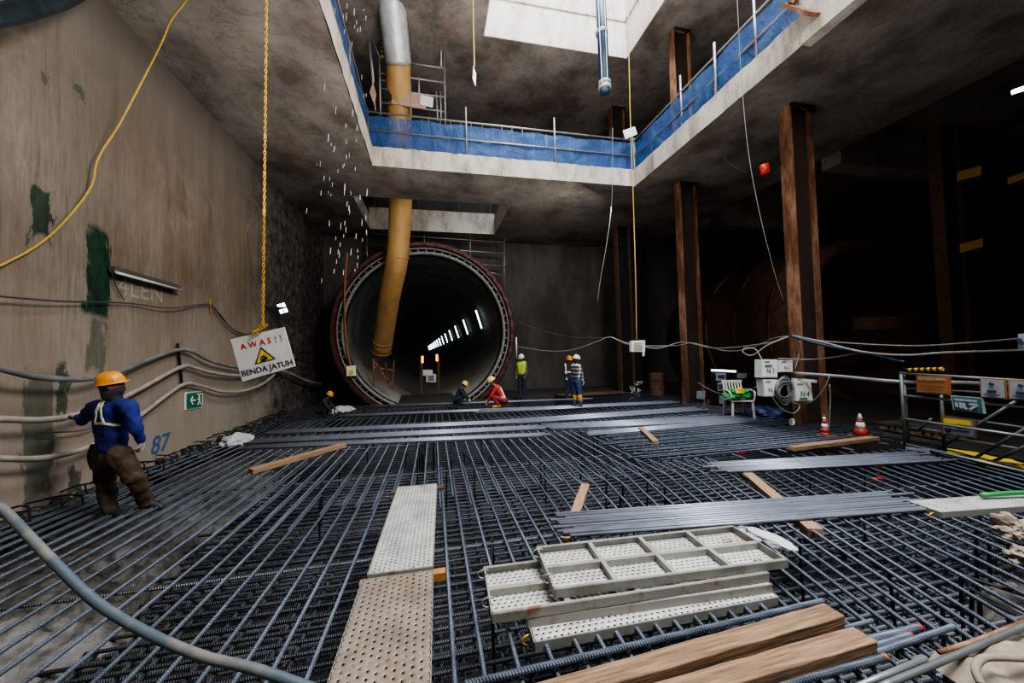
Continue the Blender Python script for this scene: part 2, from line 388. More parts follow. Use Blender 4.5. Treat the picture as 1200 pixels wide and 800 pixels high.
# left ledge and right ledge just under the bars, rough surfaces
def rough_patch(x0,x1,y0,y1,z,nx,ny,amp,edge=None):
    mb=MB(); vs=[];fs=[]
    for j in range(ny+1):
        for i in range(nx+1):
            u=i/nx; v=j/ny; x=x0+(x1-x0)*u; y=y0+(y1-y0)*v
            zz=z+R(-amp,amp)
            if edge=='right': x+=u*(.28*math.sin(y*1.9)+.15*math.sin(y*5.3))*.8; zz-=.45*max(0,u-.7)/.3
            if edge=='left': x+=(1-u)*.15*math.sin(y*6); zz-=.5*max(0,.3-u)/.3
            vs.append((x,y,zz))
    n1=nx+1
    for j in range(ny):
        for i in range(nx): fs.append((j*n1+i,j*n1+i+1,(j+1)*n1+i+1,(j+1)*n1+i))
    # skirt down to the pit
    base=len(vs); side=nx if edge=='right' else 0
    for j in range(ny+1): x,y,_=vs[j*n1+side]; vs.append((x,y,PZ))
    for j in range(ny): fs.append((j*n1+side,(j+1)*n1+side,base+j+1,base+j))
    mb.add(vs,fs); return mb
struct('floor_ledge_left',rough_patch(XL,-2.9,1.0,12.8,-.26,40,190,.035,'right'),K['ledge'],smooth=True)
struct('floor_ledge_right',rough_patch(3.85,5.4,-.5,2.2,-.33,20,30,.03,'left'),K['ledge'],smooth=True)
# ------------------------------------------------------------------ tunnel
HEAD=-.047
TM=Matrix.Translation(RC)@Matrix.Shear('XZ',4,(0,0)) if False else Matrix.Translation(RC)@Matrix.Rotation(-HEAD*-1,4,'Z')
TM=Matrix.Translation(RC)@Matrix.Rotation(.047,4,'Z')
tn=empty('tunnel_portal','round concrete tunnel mouth with dark red bolted steel ring','tunnel',RC,0)
tn.rotation_euler=(0,0,.047)
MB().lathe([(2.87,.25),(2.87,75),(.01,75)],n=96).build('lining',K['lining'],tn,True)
MB().lathe([(2.90,-.02),(2.96,-.05),(3.0,-.02),(3.0,.12),(2.9,.12)],n=96,close=True).build('inner_rim',K['rim'],tn,True)
MB().lathe([(2.99,.1),(3.12,.14),(3.12,3.2),(2.88,3.2),(2.88,.24),(2.9,.1)],n=96,close=True).build('ring_body',K['dark_steel'],tn,True)
MB().lathe([(3.10,.0),(3.13,-.04),(3.155,.0),(3.155,.14),(3.10,.14)],n=96,close=True).build('middle_rim',K['rim'],tn,True)
# bumpy outer flange
mb=MB(); n=140; prof=6; vs=[];fs=[]
for i in range(n):
    t=2*PI*i/n; k=1+.004*math.sin(t*57)+R(-.003,.003)
    for q in range(prof):
        w=2*PI*q/prof; r=(3.27+.115*math.cos(w)*(1+.08*math.sin(t*35)))*k; y=.02+.13*math.sin(w)*(1+.1*math.sin(t*41))
        vs.append((r*math.cos(t),y,r*math.sin(t)))
for i in range(n):
    for q in range(prof): fs.append((i*prof+q,i*prof+(q+1)%prof,((i+1)%n)*prof+(q+1)%prof,((i+1)%n)*prof+q))
mb.add(vs,fs); mb.build('outer_flange',K['flange'],tn)
for i in range(64):
    t=2*PI*i/64
    if math.sin(t)<-.85: continue
    a=V((3.05*math.cos(t),.12,3.05*math.sin(t))); MB().cyl(a,a+V((0,-.1,0)),.035,n=6).build('bolt',K['rim'],tn)
# lamps along the tunnel wall
lampm=emis('cold_white_tube',(.78,.93,1.0),8)
caps=K['white']
th0=.33
for k in range(15):
    y=3.6+4.9*k
    root=empty('tunnel_lamp','glowing white tube lamp on the tunnel wall, one of a long row receding','lamp',(0,0,0),0,'tube lamps receding along the tunnel')
    root.matrix_world=TM@Matrix.Translation((0,y,0))
    if y<75:
        pts=[V(((2.76)*math.cos(t),0,(2.76)*math.sin(t))) for t in (th0-.0,th0+.1,th0+.2,th0+.3)] if False else None
        a=V((2.72*math.cos(.13),-.0,2.72*math.sin(.13))); b=V((2.72*math.cos(.47),.0,2.72*math.sin(.47)))
        MB().cyl(a,b,.035 if k<6 else .05,n=8).build('tube',lampm,root)
        d=(b-a).normalized(); o=V((.06,0,0))
        MB().bar(a+V((.05,0,.0)),b+V((.05,0,.02)),.05,.05,up=(0,1,0)).build('holder',K['dscaf'],root)
# tunnel interior clutter: dark trolley frame with papers and small orange lamps
D=17.5
root=empty('trolley_frame','dark frame with two white papers inside the tunnel mouth','frame',AY(505,466,17),0,world=True)
m=MB()
for px in (494,514): m.bar(AY(px,468,17),AY(px,418,17),.10,.10)
m.bar(AY(494,440,17),AY(514,440,17),.06,.06); m.bar(AY(490,462,17),AY(520,462,17),.3,.12)
m.build('frame',K['darkwood'],root)
def board(name,pa,pb,pc,pd,mat,parent,th=.015):   # TL,TR,BR,BL world points
    n=(V(pb)-V(pa)).cross(V(pd)-V(pa)).normalized()*th
    q=[V(p) for p in (pa,pb,pc,pd)]; vs=q+[p+n for p in q]
    mb=MB(); mb.add(vs,[(0,1,2,3),(7,6,5,4),(0,4,5,1),(1,5,6,2),(2,6,7,3),(3,7,4,0)]); return mb.build(name,mat,parent)
def rect(x0,y0,x1,y1,fn): return [fn(x0,y0),fn(x1,y0),fn(x1,y1),fn(x0,y1)]
board('paper',*rect(495.5,433,507,440,lambda x,y:AY(x,y,16.9)),K['white'],root)
board('paper',*rect(499.5,438,511,447.5,lambda x,y:AY(x,y,16.85)),K['white'],root)
m=MB()
for i in range(5): m.bar(AY(501+ (i%2),440+1.4*i,16.82),AY(509,440+1.4*i,16.82),.012,.022)
m.build('print_line',K['ink'],root)
oem=emis('orange_warning_glow',(1,.5,.08),3)
for i,(x,y) in enumerate(((495,421),(512,419))):
    o=MB().cyl(AY(x,y-4,16.9),AY(x,y+4,16.9),.045,n=8).build('warning_lamp',oem,None); tag(o,('left' if i==0 else 'right')+' small orange lamp on the post inside the tunnel','lamp')
root=empty('rusty_trestle','small rusty steel frame leaning at the left inside of the ring','frame',AY(448,462,14.6),0,world=True)
m=MB()
for a,b in (((438,420),(438,458)),((452,425),(456,456)),((438,430),(462,434)),((438,445),(462,448)),((440,424),(460,455)),((462,422),(460,456))): m.bar(AY(*a,14.6),AY(*b,14.6),.06,.06)
m.build('frame',K['rust'],root)
# ------------------------------------------------------------------ columns (H sections)
def column(x,y,z0,z1,label,num=False):
    root=empty('steel_column',label,'column',(x,y,z0))
    root['kind']='thing'
    w=.28; t=.035; h=z1-z0; d=.14
    for sx in (-1,1): MB().box((sx*w-t/2,-d,0),(sx*w+t/2,d,h)).build('flange',K['rust'],root)
    MB().box((-w+.018,-.02,0),(w-.018,.02,h)).build('web',K['rust_shade'],root)
    m=MB(); 
    for i in range(9):
        a=-w+ i*w/4; m.bar((a,-d-.02,h+.02),(a+R(-.05,.05),-d-.06,h-R(.03,.16)),.07,.05)
    m.build('ragged_collar',K['dark_steel'],root)
    return root
column(8.0,10.1,-.03,Z1+.0,'rust-brown H-section steel column right of the hanging white box')
colB=column(8.0,6.45,-.03,Z1+.0,'widest rusted steel column, carrying the white electrical boxes')
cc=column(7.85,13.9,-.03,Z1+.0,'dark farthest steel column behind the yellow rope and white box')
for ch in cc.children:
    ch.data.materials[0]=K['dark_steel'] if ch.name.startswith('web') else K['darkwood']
column(8.0,10.1,Z1t,Z2,'rusted steel column standing on the slab behind the blue railing')
column(7.8,13.9,Z1t,Z2,'short-looking steel column behind the corner of the blue netting')
column(7.6,4.9,Z1t,Z2,'steel column above the slab at the top right edge of view')
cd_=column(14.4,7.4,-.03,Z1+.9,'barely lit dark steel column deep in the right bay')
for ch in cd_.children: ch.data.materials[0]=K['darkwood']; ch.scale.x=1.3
# number 3 plate
def text(s,size,parent,mat,loc,rot,ext=.002,name='lettering',al='CENTER',bold=0.0,shear=0.0):
    cu=bpy.data.curves.new(name,'FONT'); cu.body=s; cu.size=size; cu.extrude=ext; cu.align_x=al; cu.align_y='CENTER'; cu.materials.append(mat)
    cu.offset=bold; cu.shear=shear; cu.resolution_u=3
    tmp=bpy.data.objects.new(name,cu); me=bpy.data.meshes.new_from_object(tmp); bpy.data.objects.remove(tmp); 
    if not me.materials: me.materials.append(mat)
    o=bpy.data.objects.new(name,me); col.objects.link(o); o.parent=parent; o.location=loc; o.rotation_euler=rot; return o
# ------------------------------------------------------------------ rebar deck
bar_cache={}
def bar_mesh(L,r,mat,n=8):
    key=(round(L,1),r,mat.name)
    if key not in bar_cache:
        mb=MB(); L=max(round(L,1),.1); mb.cyl((-L/2,0,0),(L/2,0,0),r,n=n)
        me=bpy.data.meshes.new('rebar'); me.from_pydata(mb.v,[],mb.f); me.materials.append(mat)
        for p in me.polygons: p.use_smooth=len(p.vertices)==4
        bar_cache[key]=me
    return bar_cache[key]
def bar(p,q,r,mat,label,group,name='rebar',cat='steel bar'):
    p=V(p);q=V(q);d=q-p
    o=bpy.data.objects.new(name,bar_mesh(d.length,r,mat)); col.objects.link(o)
    o.location=(p+q)/2; o.rotation_mode='QUATERNION'; o.rotation_quaternion=V((1,0,0)).rotation_difference(d); return tag(o,label,cat,group)
def slope(x):
    return .06 if x<-2 else (.06*(-x)/2 if x<0 else (-.01 if x<1 else -.01+(x-1)*.0))
sp=.178; nb=0; r=.014
x=-4.42
LT='long ribbed bar of the top layer running from the camera towards the tunnel'
while x<8.2:
    # far set: x given at Y=8
    jx=R(-.015,.015); y0=4.3+R(-.25,.35)+(.6 if x>4.3 else 0); s_=.03*max(0,-x/4.5)
    if x<-1.4: y0=R(3.6,4.4)
    y1=13.3+R(-.2,.2)
    bar((x+jx+s_*(y0-8),y0,0),(x+jx+s_*(y1-8),y1,0),r,K['rebar'],LT,'top layer bars running towards the tunnel'); nb+=1
    # near set
    sl=.05*max(0,-x/3)+ (0 if x<.8 else min(.36,(x-.8)*.105)); ye=R(4.9,5.9) if x<4 else R(4.4,4.8)
    if x<-1.4: ye=R(5.6,7.0)
    if x>6.6: ye=4.5
    yr=4.6; xr=x+s_*(yr-8)+.034+jx
    ys=.1 if x<3 else max(.4,.1)
    bar((xr+sl*(ys-yr),ys,.0),(xr+sl*(ye-yr),ye,.0),r,K['rebar'],LT,'top layer bars running towards the tunnel'); nb+=1
    x+=sp
# sparse carriers under the top layer
for y in (1.6,3.35,5.6,7.4,9.2,11.0,12.6):
    bar((XL+.1,y+R(-.05,.05),-.03),(1.7,y+R(-.05,.05),-.03),.012,K['rebar2'],'thin cross bar carrying the top layer of long bars','carrier bars under the top layer','cross_rebar')
    bar((1.4,y+.06,-.03),(8.2,y+R(-.1,.1),-.03),.012,K['rebar2'],'thin cross bar carrying the top layer of long bars','carrier bars under the top layer','cross_rebar')
# cross bars in the right-hand field, lying on top
y=4.95; 
while y<8.0:
    y+=R(.085,.15); x0=3.2+.0*(y-5)+R(-.25,.2); x1=8.25-R(0,.25)
    a=R(-.06,.04)
    bar((x0,y-a,.03),(x1,y+a,.03),.014,K['rebar'],'cross bar lying over the long bars in the right far field','cross bars of the right far field','cross_rebar'); nb+=1
# lower mats: uppermost of them as individual bars, the rest as one mass
y=1.2; ylist=[]
while y<8.6:
    bar((-2.9+R(-.2,.2),y,-.62),(8.2,y+R(-.03,.03),-.62),.016,K['rebar2'],'cross bar of the lower mat seen through the top layer','cross bars of the lower mat','lower_rebar'); nb+=1
    y+=.145
m=MB()
y=1.1
while y<13.3:
    for z in (-.70,-.86): m.cyl((-4.3 if z<-.7 else -2.9,y+R(-.03,.03),z),(8.2,y+R(-.03,.03),z),.016,n=5,caps=False)
    y+=.13
x=-2.9
while x<8.2:
    m.cyl((x,.6,-.655),(x,13.3,-.655),.014,n=5,caps=False); m.cyl((x+.07,.6,-.78),(x+.07,13.3,-.78),.014,n=5,caps=False); x+=.178
y=8.7
while y<13.3: m.cyl((-4.3,y,-.62),(8.2,y,-.62),.016,n=5,caps=False); y+=.145
o=m.build('lower_rebar_mat',K['rebar2']); tag(o,'dense lower mats of crossed reinforcing bars deep under the top layer','steel bars',None,'stuff')
# chairs (stands) carrying the top layer
cm=MB(); cm.tube(spline([(-.3,0,-1.08),(-.3,0,-.5),(-.29,0,-.06),(-.25,0,-.035),(.25,0,-.035),(.29,0,-.06),(.3,0,-.5),(.3,0,-1.08)],4),.012,6)
cme=cm.build('rebar_stand',K['dark_steel']); first=True
for i in range(46):
    x=R(-2.3,6.5); y=R(1.3,9.5)
    o=cme if first else cme.copy()
    if not first: col.objects.link(o)
    first=False
    o.location=(x,y,0); o.rotation_euler=(R(-.06,.06),0,PI/2+R(-.4,.4)); tag(o,'dark bent bar stand holding up the top layer','bar stand','bent bar stands under the top layer')
print('bars',nb)
# loose bundles lying across
def bundle(a,b,n,wid,label,group,z=.045,r=.017,zs=0):
    a=G(*a,z); b=G(*b,z); d=(b-a).normalized(); nr=V((-d.y,d.x,0))
    for i in range(n):
        o=(i-(n-1)/2)*wid; e=R(-.1,.1); k=R(-.012,.012)
        p=a+nr*(o+k)+d*e; q=b+nr*(o-k)+d*(e+R(-.12,.12)); z2=zs*(i%2)*.5
        bar(p+V((0,0,z2+.001*i)),q+V((0,0,z2+.001*i)),r,K['rebar3'],label,group,'loose_rebar')
bundle((656,615),(1068,586),11,.042,'smooth grey bar in the nearest bundle, behind the stacked scaffold planks','nearest bundle of loose bars')
bundle((832,548),(1088,535),10,.042,'grey bar in the bundle crossing beneath the right end timber','bundle of loose bars at mid right')
FB='grey bar in the wide bands of loose bars across the far deck'; FG='far bands of loose bars'
for a,b,n in (((290,524),(640,509),4),((297,517),(640,500),6),((312,507),(640,492),6),((640,500),(870,490),9),((600,494),(820,479),9),((560,482),(790,471),8),((400,487),(650,477),5),((430,476),(690,467),4),((690,508),(880,493),5)):
    bundle(a,b,n,.062,FB,FG,r=.022)
# ------------------------------------------------------------------ timbers
def timber(a,b,w,h,label,mat='wood',z=None,name='timber_plank'):
    zz=.02 if z is None else z
    a=G(*a,zz+h); b=G(*b,zz+h); a.z=b.z=zz+h/2; L=(b-a).length
    m=MB(); seg=10; vs=[]; fs=[]
    for i in range(seg+1):
        x=-L/2+L*i/seg
        for yy,zz2 in ((-w/2,-h/2),(w/2,-h/2),(w/2,h/2),(-w/2,h/2)): vs.append((x+(R(-.012,.012) if i in(0,seg) else 0),yy+R(-.003,.003),zz2+R(-.002,.002)))
    for i in range(seg):
        for k in range(4): fs.append((4*i+k,4*i+(k+1)%4,4*i+4+(k+1)%4,4*i+4+k))
    fs+=[(0,1,2,3),(4*seg+3,4*seg+2,4*seg+1,4*seg)]
    m.add(vs,fs); o=m.build(name,K[mat],bevel=.004); d=b-a
    o.location=(a+b)/2; o.rotation_euler=(0,0,math.atan2(d.y,d.x)); return tag(o,label,'timber')
timber((294,549),(403,519),.14,.07,'timber plank lying askew on the bars at left near the wall')
timber((751,500),(768,516),.11,.07,'small timber block in the far middle of the deck')
timber((860,540),(955,619),.13,.085,'timber batten running under both bundles of bars at right','wood',-.08+.02)
timber((686,566),(663,630),.10,.05,'short upright-looking batten left of the nearest bar bundle','wood',-.03)
timber((927,523),(1026,511),.13,.06,'long thin timber at right in front of the traffic cones','oldwood',.045)
def timber2(fr,ba,zt,h,label,mat):   # top face corner pixels: front-right, back-right, back-left, front-left
    ps=[G(*p,zt) for p in (fr,ba)]; return ps
def big_timber(rb,rf,lb,w,h,zt,label):
    b=G(*rb,zt); f=G(*rf,zt); l=G(*lb,zt); d=(b-l).normalized(); n=V((d.y,-d.x,0))
    L=(b-l).length; c=(b+l)/2+n*w/2; c.z=zt-h/2
    m=MB(); seg=16; vs=[];fs=[]
    for i in range(seg+1):
        x=-L/2+L*i/seg
        for k,(yy,z2) in enumerate(((-w/2,-h/2),(w/2,-h/2),(w/2,h/2),(-w/2,h/2))): vs.append((x+(R(-.01,.01) if i in(0,seg) else 0),yy+R(-.0018,.0018),z2+R(-.0015,.0015)))
    for i in range(seg):
        for k in range(4): fs.append((4*i+k,4*i+(k+1)%4,4*i+4+(k+1)%4,4*i+4+k))
    fs+=[(0,1,2,3),(4*seg+3,4*seg+2,4*seg+1,4*seg)]
    m.add(vs,fs); o=m.build('timber_beam',K['oldwood'],bevel=.006); o.location=c; o.rotation_euler=(0,0,math.atan2(d.y,d.x)); return tag(o,label,'timber')
big_timber((965,706),(985,719),(560,818),.115,.10,.13,'thick squared timber beam in the foreground beside the stacked planks')
big_timber((1000,733),(1012,745),(690,820),.115,.10,.12,'nearest rough timber beam, stained brown, at the bottom edge of view')
# ------------------------------------------------------------------ scaffold planks
def plank(name,label,cx,cy,z,L,W,rz,flip,sheet,frame,ribs=4,group=None,tilt=0,hooks=True,hook_m='ybell',center=True):
    root=empty(name,label,'scaffold plank',(cx,cy,z),rz,group)
    root.rotation_euler=(PI+tilt if flip else tilt,0,rz if not flip else rz)
    H=.055
    MB().box((-L/2,-W/2,-.003),(L/2,W/2,0)).build('perforated_sheet',sheet,root)
    for sy in (-1,1):
        MB().box((-L/2,sy*W/2-.004,-H),(L/2,sy*W/2+.004,0)).box((-L/2,sy*W/2-(.022 if sy>0 else 0),-H),(L/2,sy*W/2+(0 if sy>0 else .022),-H+.004)).build('side_rail',frame,root)
    for sx in (-1,1): MB().box((sx*L/2-.006,-W/2,-H),(sx*L/2+.006,W/2,0)).build('end_rail',K['galvrust'],root)
    if center: MB().box((-L/2,-.018,-H+.006),(L/2,.018,-.003)).build('centre_rib',frame,root)
    for i in range(ribs):
        x=-L/2+L*(i+1)/(ribs+1); MB().box((x-.016,-W/2,-H+.004),(x+.016,W/2,-.003)).build('cross_rib',frame,root)
    if hooks:
        for sx,sy in ((-1,.3),(1,-.3),(-1,-.3),(1,.3)):
            c=V((sx*L/2,sy*W,-.03)); pts=[c+V((sx*(.045*math.sin(t)+.01),0,-.03+.03*math.cos(t))) for t in [i*PI*1.25/8 for i in range(9)]]
            MB().tube(pts,.006,6).build('hook',K[hook_m],root,True)
    return root
def between(a,b,c,z): # three pixel corners -> centre, L, rz
    pass
pa=G(431,672,.10); pb=G(507,664,.10); pc=G(466,570,.10); pd=G(512,567,.10)
c=(pa+pb+pc+pd)/4; rz=math.atan2((pc+pd-pa-pb).y,(pc+pd-pa-pb).x)
plank('scaffold_plank','silver perforated steel plank of the walkway, farther one with dusty patch',c.x,c.y,.10,((pc+pd)-(pa+pb)).length/2,.47,rz,False,K['perf_silver'],K['galv'],hooks=False)
c2=(pa+pb)/2; e_=V((math.cos(rz),math.sin(rz),0)); L=1.95; cc=c2-e_*(L/2+.03)
plank('scaffold_plank','brown dirty perforated steel plank of the walkway, nearest the camera',cc.x,cc.y,.085,L,.50,rz+.015,False,K['perf_brown'],K['galvrust'],hooks=False)
o=MB().box((-.31,-.035,-.03),(.31,.035,.03)).build('timber_batten',K['orange_edge']); o.location=(c2.x+.02,c2.y-.0,.025); tag(o,'orange-brown batten under the joint of the two walkway planks','timber')
p=(pc+pd)/2; o=MB().box((-.31,-.04,-.025),(.31,.04,.025)).build('timber_batten',K['darkwood']); o.location=(p.x,p.y+.03,.02); tag(o,'dark batten under the far end of the silver walkway plank','timber')
# stacked planks
def stackplank(lb,rb,rf,lf,z,label,**kw):
    p=[G(*q,z) for q in (lb,rb,rf,lf)]; c=sum(p,V())/4; L=((p[1]-p[0]).length+(p[2]-p[3]).length)/2; W=((p[0]-p[3]).length+(p[1]-p[2]).length)/2
    d=(p[1]-p[0])+(p[2]-p[3]); return c,L,W,math.atan2(d.y,d.x)
c,L,W,rz=stackplank((631,640),(858,615),(922,656),(648,690),.20,'')
plank('stacked_scaffold_plank','pale steel plank lying upside down on top of the stack, ribs showing',c.x,c.y,.145,L,W,rz,True,K['perf_silver'],K['galv'],3,'stacked scaffold planks',hook_m='galv')
c1=V((c.x-.30,c.y+.03,0)); 
a=G(571,657,.15); b=G(577,718,.15); rr=G(886,672,.15); d=(rr-b).normalized(); rz2=math.atan2(d.y,d.x); L2=(rr-b).length+.1; W2=.50; c=b+d*L2/2+V((-d.y,d.x,0))*W2/2
plank('stacked_scaffold_plank','second upside-down steel plank, its rusty left end sticking out of the stack',c.x,c.y,.088,L2,W2,rz2,True,K['perf_silver'],K['galvrust'],3,'stacked scaffold planks',hook_m='galv')
a=G(618,722,.10); b=G(905,682,.10); d=(b-a).normalized(); c=(a+b)/2+V((-d.y,d.x,0))*.24
plank('stacked_scaffold_plank','third dull steel plank pressed between the stack and the lowest one',c.x,c.y,.083,(b-a).length,.47,math.atan2(d.y,d.x),False,K['perf_silver'],K['galvrust'],3,'stacked scaffold planks',hook_m='galv')
a=G(627,752,.03); b=G(912,699,.03); d=(b-a).normalized(); c=(a+b)/2+V((-d.y,d.x,0))*.25
plank('stacked_scaffold_plank','lowest steel plank at the bottom of the stack with yellow end hooks',c.x,c.y,.030,(b-a).length,.50,math.atan2(d.y,d.x),False,K['perf_silver'],K['galv'],3,'stacked scaffold planks')
pa,pb,pc_=G(1068,586,.07),G(1200,577,.07),G(1105,600,.07); d=(pb-pa).normalized(); c=(pa+pb)/2+V((d.y,-d.x,0))*.14+d*.3
plank('scaffold_plank','steel plank lying alone on the deck at far right under a green pole',c.x,c.y,.07,(pb-pa).length+.7,.28,math.atan2(d.y,d.x),False,K['perf_silver'],K['galvrust'],3)
a=G(1150,580,.11); b=G(1230,577,.11); m=MB(); m.tube(spline([a,a.lerp(b,.5)+V((0,0,.01)),b],4),.025,8); o=m.build('green_pole',simple('green_pole_paint',(.03,.25,.06),.5),smooth=True); tag(o,'green pole lying on the lone steel plank at right','pole')
# plastic bags
def crumple(name,c,sx,sy,sz,mat,label,cat,seed=0,amp=.25):
    bm=bmesh.new(); bmesh.ops.create_icosphere(bm,subdivisions=4,radius=1)
    from mathutils import noise
    for v in bm.verts:
        k=1+amp*noise.noise(v.co*1.7+V((seed,0,0)))*1.6+amp*.5*noise.noise(v.co*5+V((seed,3,0)))
        v.co*=k; v.co.x*=sx; v.co.y*=sy; v.co.z=max(v.co.z,-.35)*sz
    me=bpy.data.meshes.new(name); bm.to_mesh(me); bm.free(); me.materials.append(mat)
    o=bpy.data.objects.new(name,me); col.objects.link(o); o.location=c; return tag(o,label,cat)
crumple('plastic_bag',G(277,517,.02),.26,.3,.14,K['bag'],'crumpled white plastic bag by the left wall at the deck edge','bag',1)
crumple('plastic_bag',G(402,480,.02),.32,.25,.12,K['bag'],'small white plastic bag on the far deck by the seated worker','bag',5)
o=crumple('plastic_bag',G(897,630,.0),.09,.24,.05,K['bag'],'pale plastic bag lying behind the right end of the plank stack','bag',9,.15); o.rotation_euler=(0,0,.3)
# ------------------------------------------------------------------ loose thick bars at lower right
def thickbar(a,b,r,label,cap=None,mat='rebar',z=.05,za=None):
    p=G(*a,z); q=G(*b,za if za is not None else z); root=empty('thick_rebar',label,'steel bar',p,world=True)
    L=(q-p).length; d=(q-p).normalized(); pts=[];rr=[]
    n=int(L/.009)
    for i in range(n+1): pts.append(p+d*(L*i/n)); rr.append(r*(1.0 if i%2 else 1.10))
    MB().tube(pts,rr,10).build('shaft',K[mat],root)
    if cap:
        MB().sph(q,r*1.22,n=12,m=8).build('painted_end' ,K[cap],root,True)
    return root
thickbar((545,802),(964,704),.017,'thick ribbed bar lying behind the foreground timber beam')
K['redend']=simple('red_painted_bar_end',(.20,.02,.018),.6); K['orend']=simple('orange_bar_end',(.32,.10,.025),.6)
thickbar((960,764),(1077,735),.019,'thick ribbed bar, uppermost of the loose ones with a faded red end','redend')
thickbar((940,783),(1067,744),.016,'thick ribbed bar with a bright red end cap','redend')
thickbar((930,797),(1117,734),.015,'long dark bar with a red end reaching farthest right')
thickbar((880,812),(1037,770),.016,'loose bar with an orange painted end at the bottom','orend')
thickbar((900,760),(1022,727),.012,'thin grey bar end beside the nearest timber beam','galvrust' if False else None)
o=MB().tube(spline([G(985,812,.10),G(1085,771,.10)],2),.013,10).build('steel_pipe',K['dscaf2'],smooth=True); tag(o,'pale worn steel pipe at the bottom right','pipe')
o=MB().tube(spline([G(1030,805,.14),G(1110,772,.14),G(1215,727,.14)],6),.015,10).build('steel_pipe',K['dscaf'],smooth=True); tag(o,'long dull steel pipe crossing the bottom right corner','pipe')
o=MB().tube(spline([G(1100,764,.12),G(1150,748,.12),G(1215,722,.12)],6),.011,8).build('thin_steel_rod',K['rust'],smooth=True); tag(o,'thin rusty rod behind the long pipe at bottom right','rod')
# sackcloth and rope
def cloth(x0,x1,y0,y1,label,seed):
    from mathutils import noise
    mb=MB(); nx=50;ny=40;vs=[];fs=[]
    for j in range(ny+1):
        for i in range(nx+1):
            x=x0+(x1-x0)*i/nx; y=y0+(y1-y0)*j/ny
            e=min(i,nx-i,j,ny-j)/6; e=min(1,e)
            z=.05+e*(.08+.06*noise.noise(V((x*3,y*5,seed)))+.035*noise.noise(V((x*11,y*5+x*3,seed))))
            w=.06*noise.noise(V((x*4,y*4,seed+4))); vs.append((x+w,y+w,max(z,.018)))
    for j in range(ny):
        for i in range(nx): a=j*(nx+1)+i; fs.append((a,a+1,a+nx+2,a+nx+1))
    mb.add(vs,fs); o=mb.build('sackcloth',K['tarp'],smooth=True); return tag(o,label,'cloth')
q=G(1095,790,0); cloth(q.x-.02,q.x+1.1,q.y-.75,q.y+.03,'crumpled beige sackcloth heap at the bottom right corner',1.3)
o=MB().tube(spline([G(1150,802,.16),G(1143,785,.19),G(1150,772,.2),G(1170,770,.2),G(1215,772,.18)],8),.016,8).build('rope',K['tarp'],smooth=True); tag(o,'thick beige rope curving over the sackcloth','rope')
crumple('rubble_lump',G(1190,622,.06),.12,.12,.1,K['tarp'],'pale rubble lump at the right edge of the deck','rubble',4,.5)
crumple('rubble_lump',G(1198,652,.04),.10,.08,.06,K['tarp'],'smaller pale rubble lump nearer at the right edge','rubble',6,.5)
# red and white tape strips between bars
for i,(px,py) in enumerate(((840,520),(865,517),(885,515),(868,530),(887,522),(1030,546),(1028,560),(920,517))):
    o=MB().box((-.09,-.03,-.02),(.09,.03,.0)).build('red_tape',K['red']); o.location=G(px,py,-.035); tag(o,'scrap of red warning tape between the bars of the right far field','tape','red tape scraps among the bars')
# debris at the left wall foot
m=MB(); random.seed(3)
for i in range(520):
    y=3.0+9.8*(i/520)+R(-.1,.1); x=XL+abs(random.gauss(0,.16))+.03; h=R(.02,.09)
    z=-.1+R(0,.16)*max(0,1-(x-XL)/.5)
    m.sph((x,y,z),h,R(.8,1.6),R(.8,1.8),R(.5,1),n=5,m=4)
o=m.build('rubble',simple('black_wet_rubble',(.03,.028,.027),.6,0,.4,8,.5)); tag(o,'dark rubble and clods heaped along the foot of the left wall','rubble',None,'stuff')
for i in range(46):
    y=3.3+i*.2; a=V((XL+.02,y,.10+R(-.03,.05))); b=V((XL+.22+R(0,.2),y+R(-.06,.06),.12+R(-.05,.06)))
    o=MB().tube([a,a.lerp(b,.6)+V((0,0,.02)),b,b+V((.02,0,-.12))],.011,6).build('starter_bar',K['dark_steel']); tag(o,'short bent starter bar poking out of the foot of the left wall','steel bar','starter bars along the left wall foot')
random.seed(11)
# ------------------------------------------------------------------ left wall services
def wl(px,py,off=.08): return AX(px,py,XL+off)
def cable(name,pts,r,mat,label,cat='cable',k=8,n=8):
    o=MB().tube(spline(pts,k),r,n).build(name,K[mat],smooth=True); return tag(o,label,cat)
cable('hose',[wl(-40,425,.25),wl(0,432,.25),wl(45,442,.25),wl(100,444,.22),wl(140,435,.16),wl(175,421,.1),wl(208,410,.08),wl(225,412,.1),wl(250,424,.14),wl(282,431,.14),wl(335,437,.2),wl(370,451,.25),wl(400,455,.3),AY(425,448,13.9)],.035,'hose_grey','uppermost dark grey hose along the left wall','hose')
cable('hose',[wl(-40,492,.25),wl(0,491,.25),wl(45,492,.25),wl(85,487,.22),wl(130,472,.16),wl(165,455,.1),wl(212,430,.08),wl(228,431,.1),wl(250,437,.14),wl(285,440,.14),wl(330,434,.2),wl(360,446,.25),wl(395,453,.3)],.036,'hose_pale','pale dusty middle hose along the left wall, held by the worker','hose')
cable('hose',[wl(-40,533,.22),wl(0,537,.22),wl(55,536,.22),wl(105,523,.2),wl(150,497,.14),wl(190,467,.1),wl(216,450,.08),wl(235,452,.1),wl(262,459,.14),wl(290,457,.14),wl(312,447,.12),wl(330,430,.1)],.034,'hose_pale','lowest pale hose hanging along the left wall','hose')
cable('cable',[wl(-30,345,.12),wl(0,347,.12),wl(75,353,.1),wl(150,355,.06),wl(200,361,.1),wl(246,357,.05),wl(262,375,.05),wl(285,391,.05),wl(320,385,.06)],.012,'hose_dark','thin dark cable along the left wall above the hoses')
cable('cable',[wl(247,360,.06),wl(258,368,.08),wl(272,385,.1),wl(292,393,.08)],.010,'hose_dark','short dark cable tied beside the lamp cable on the left wall')
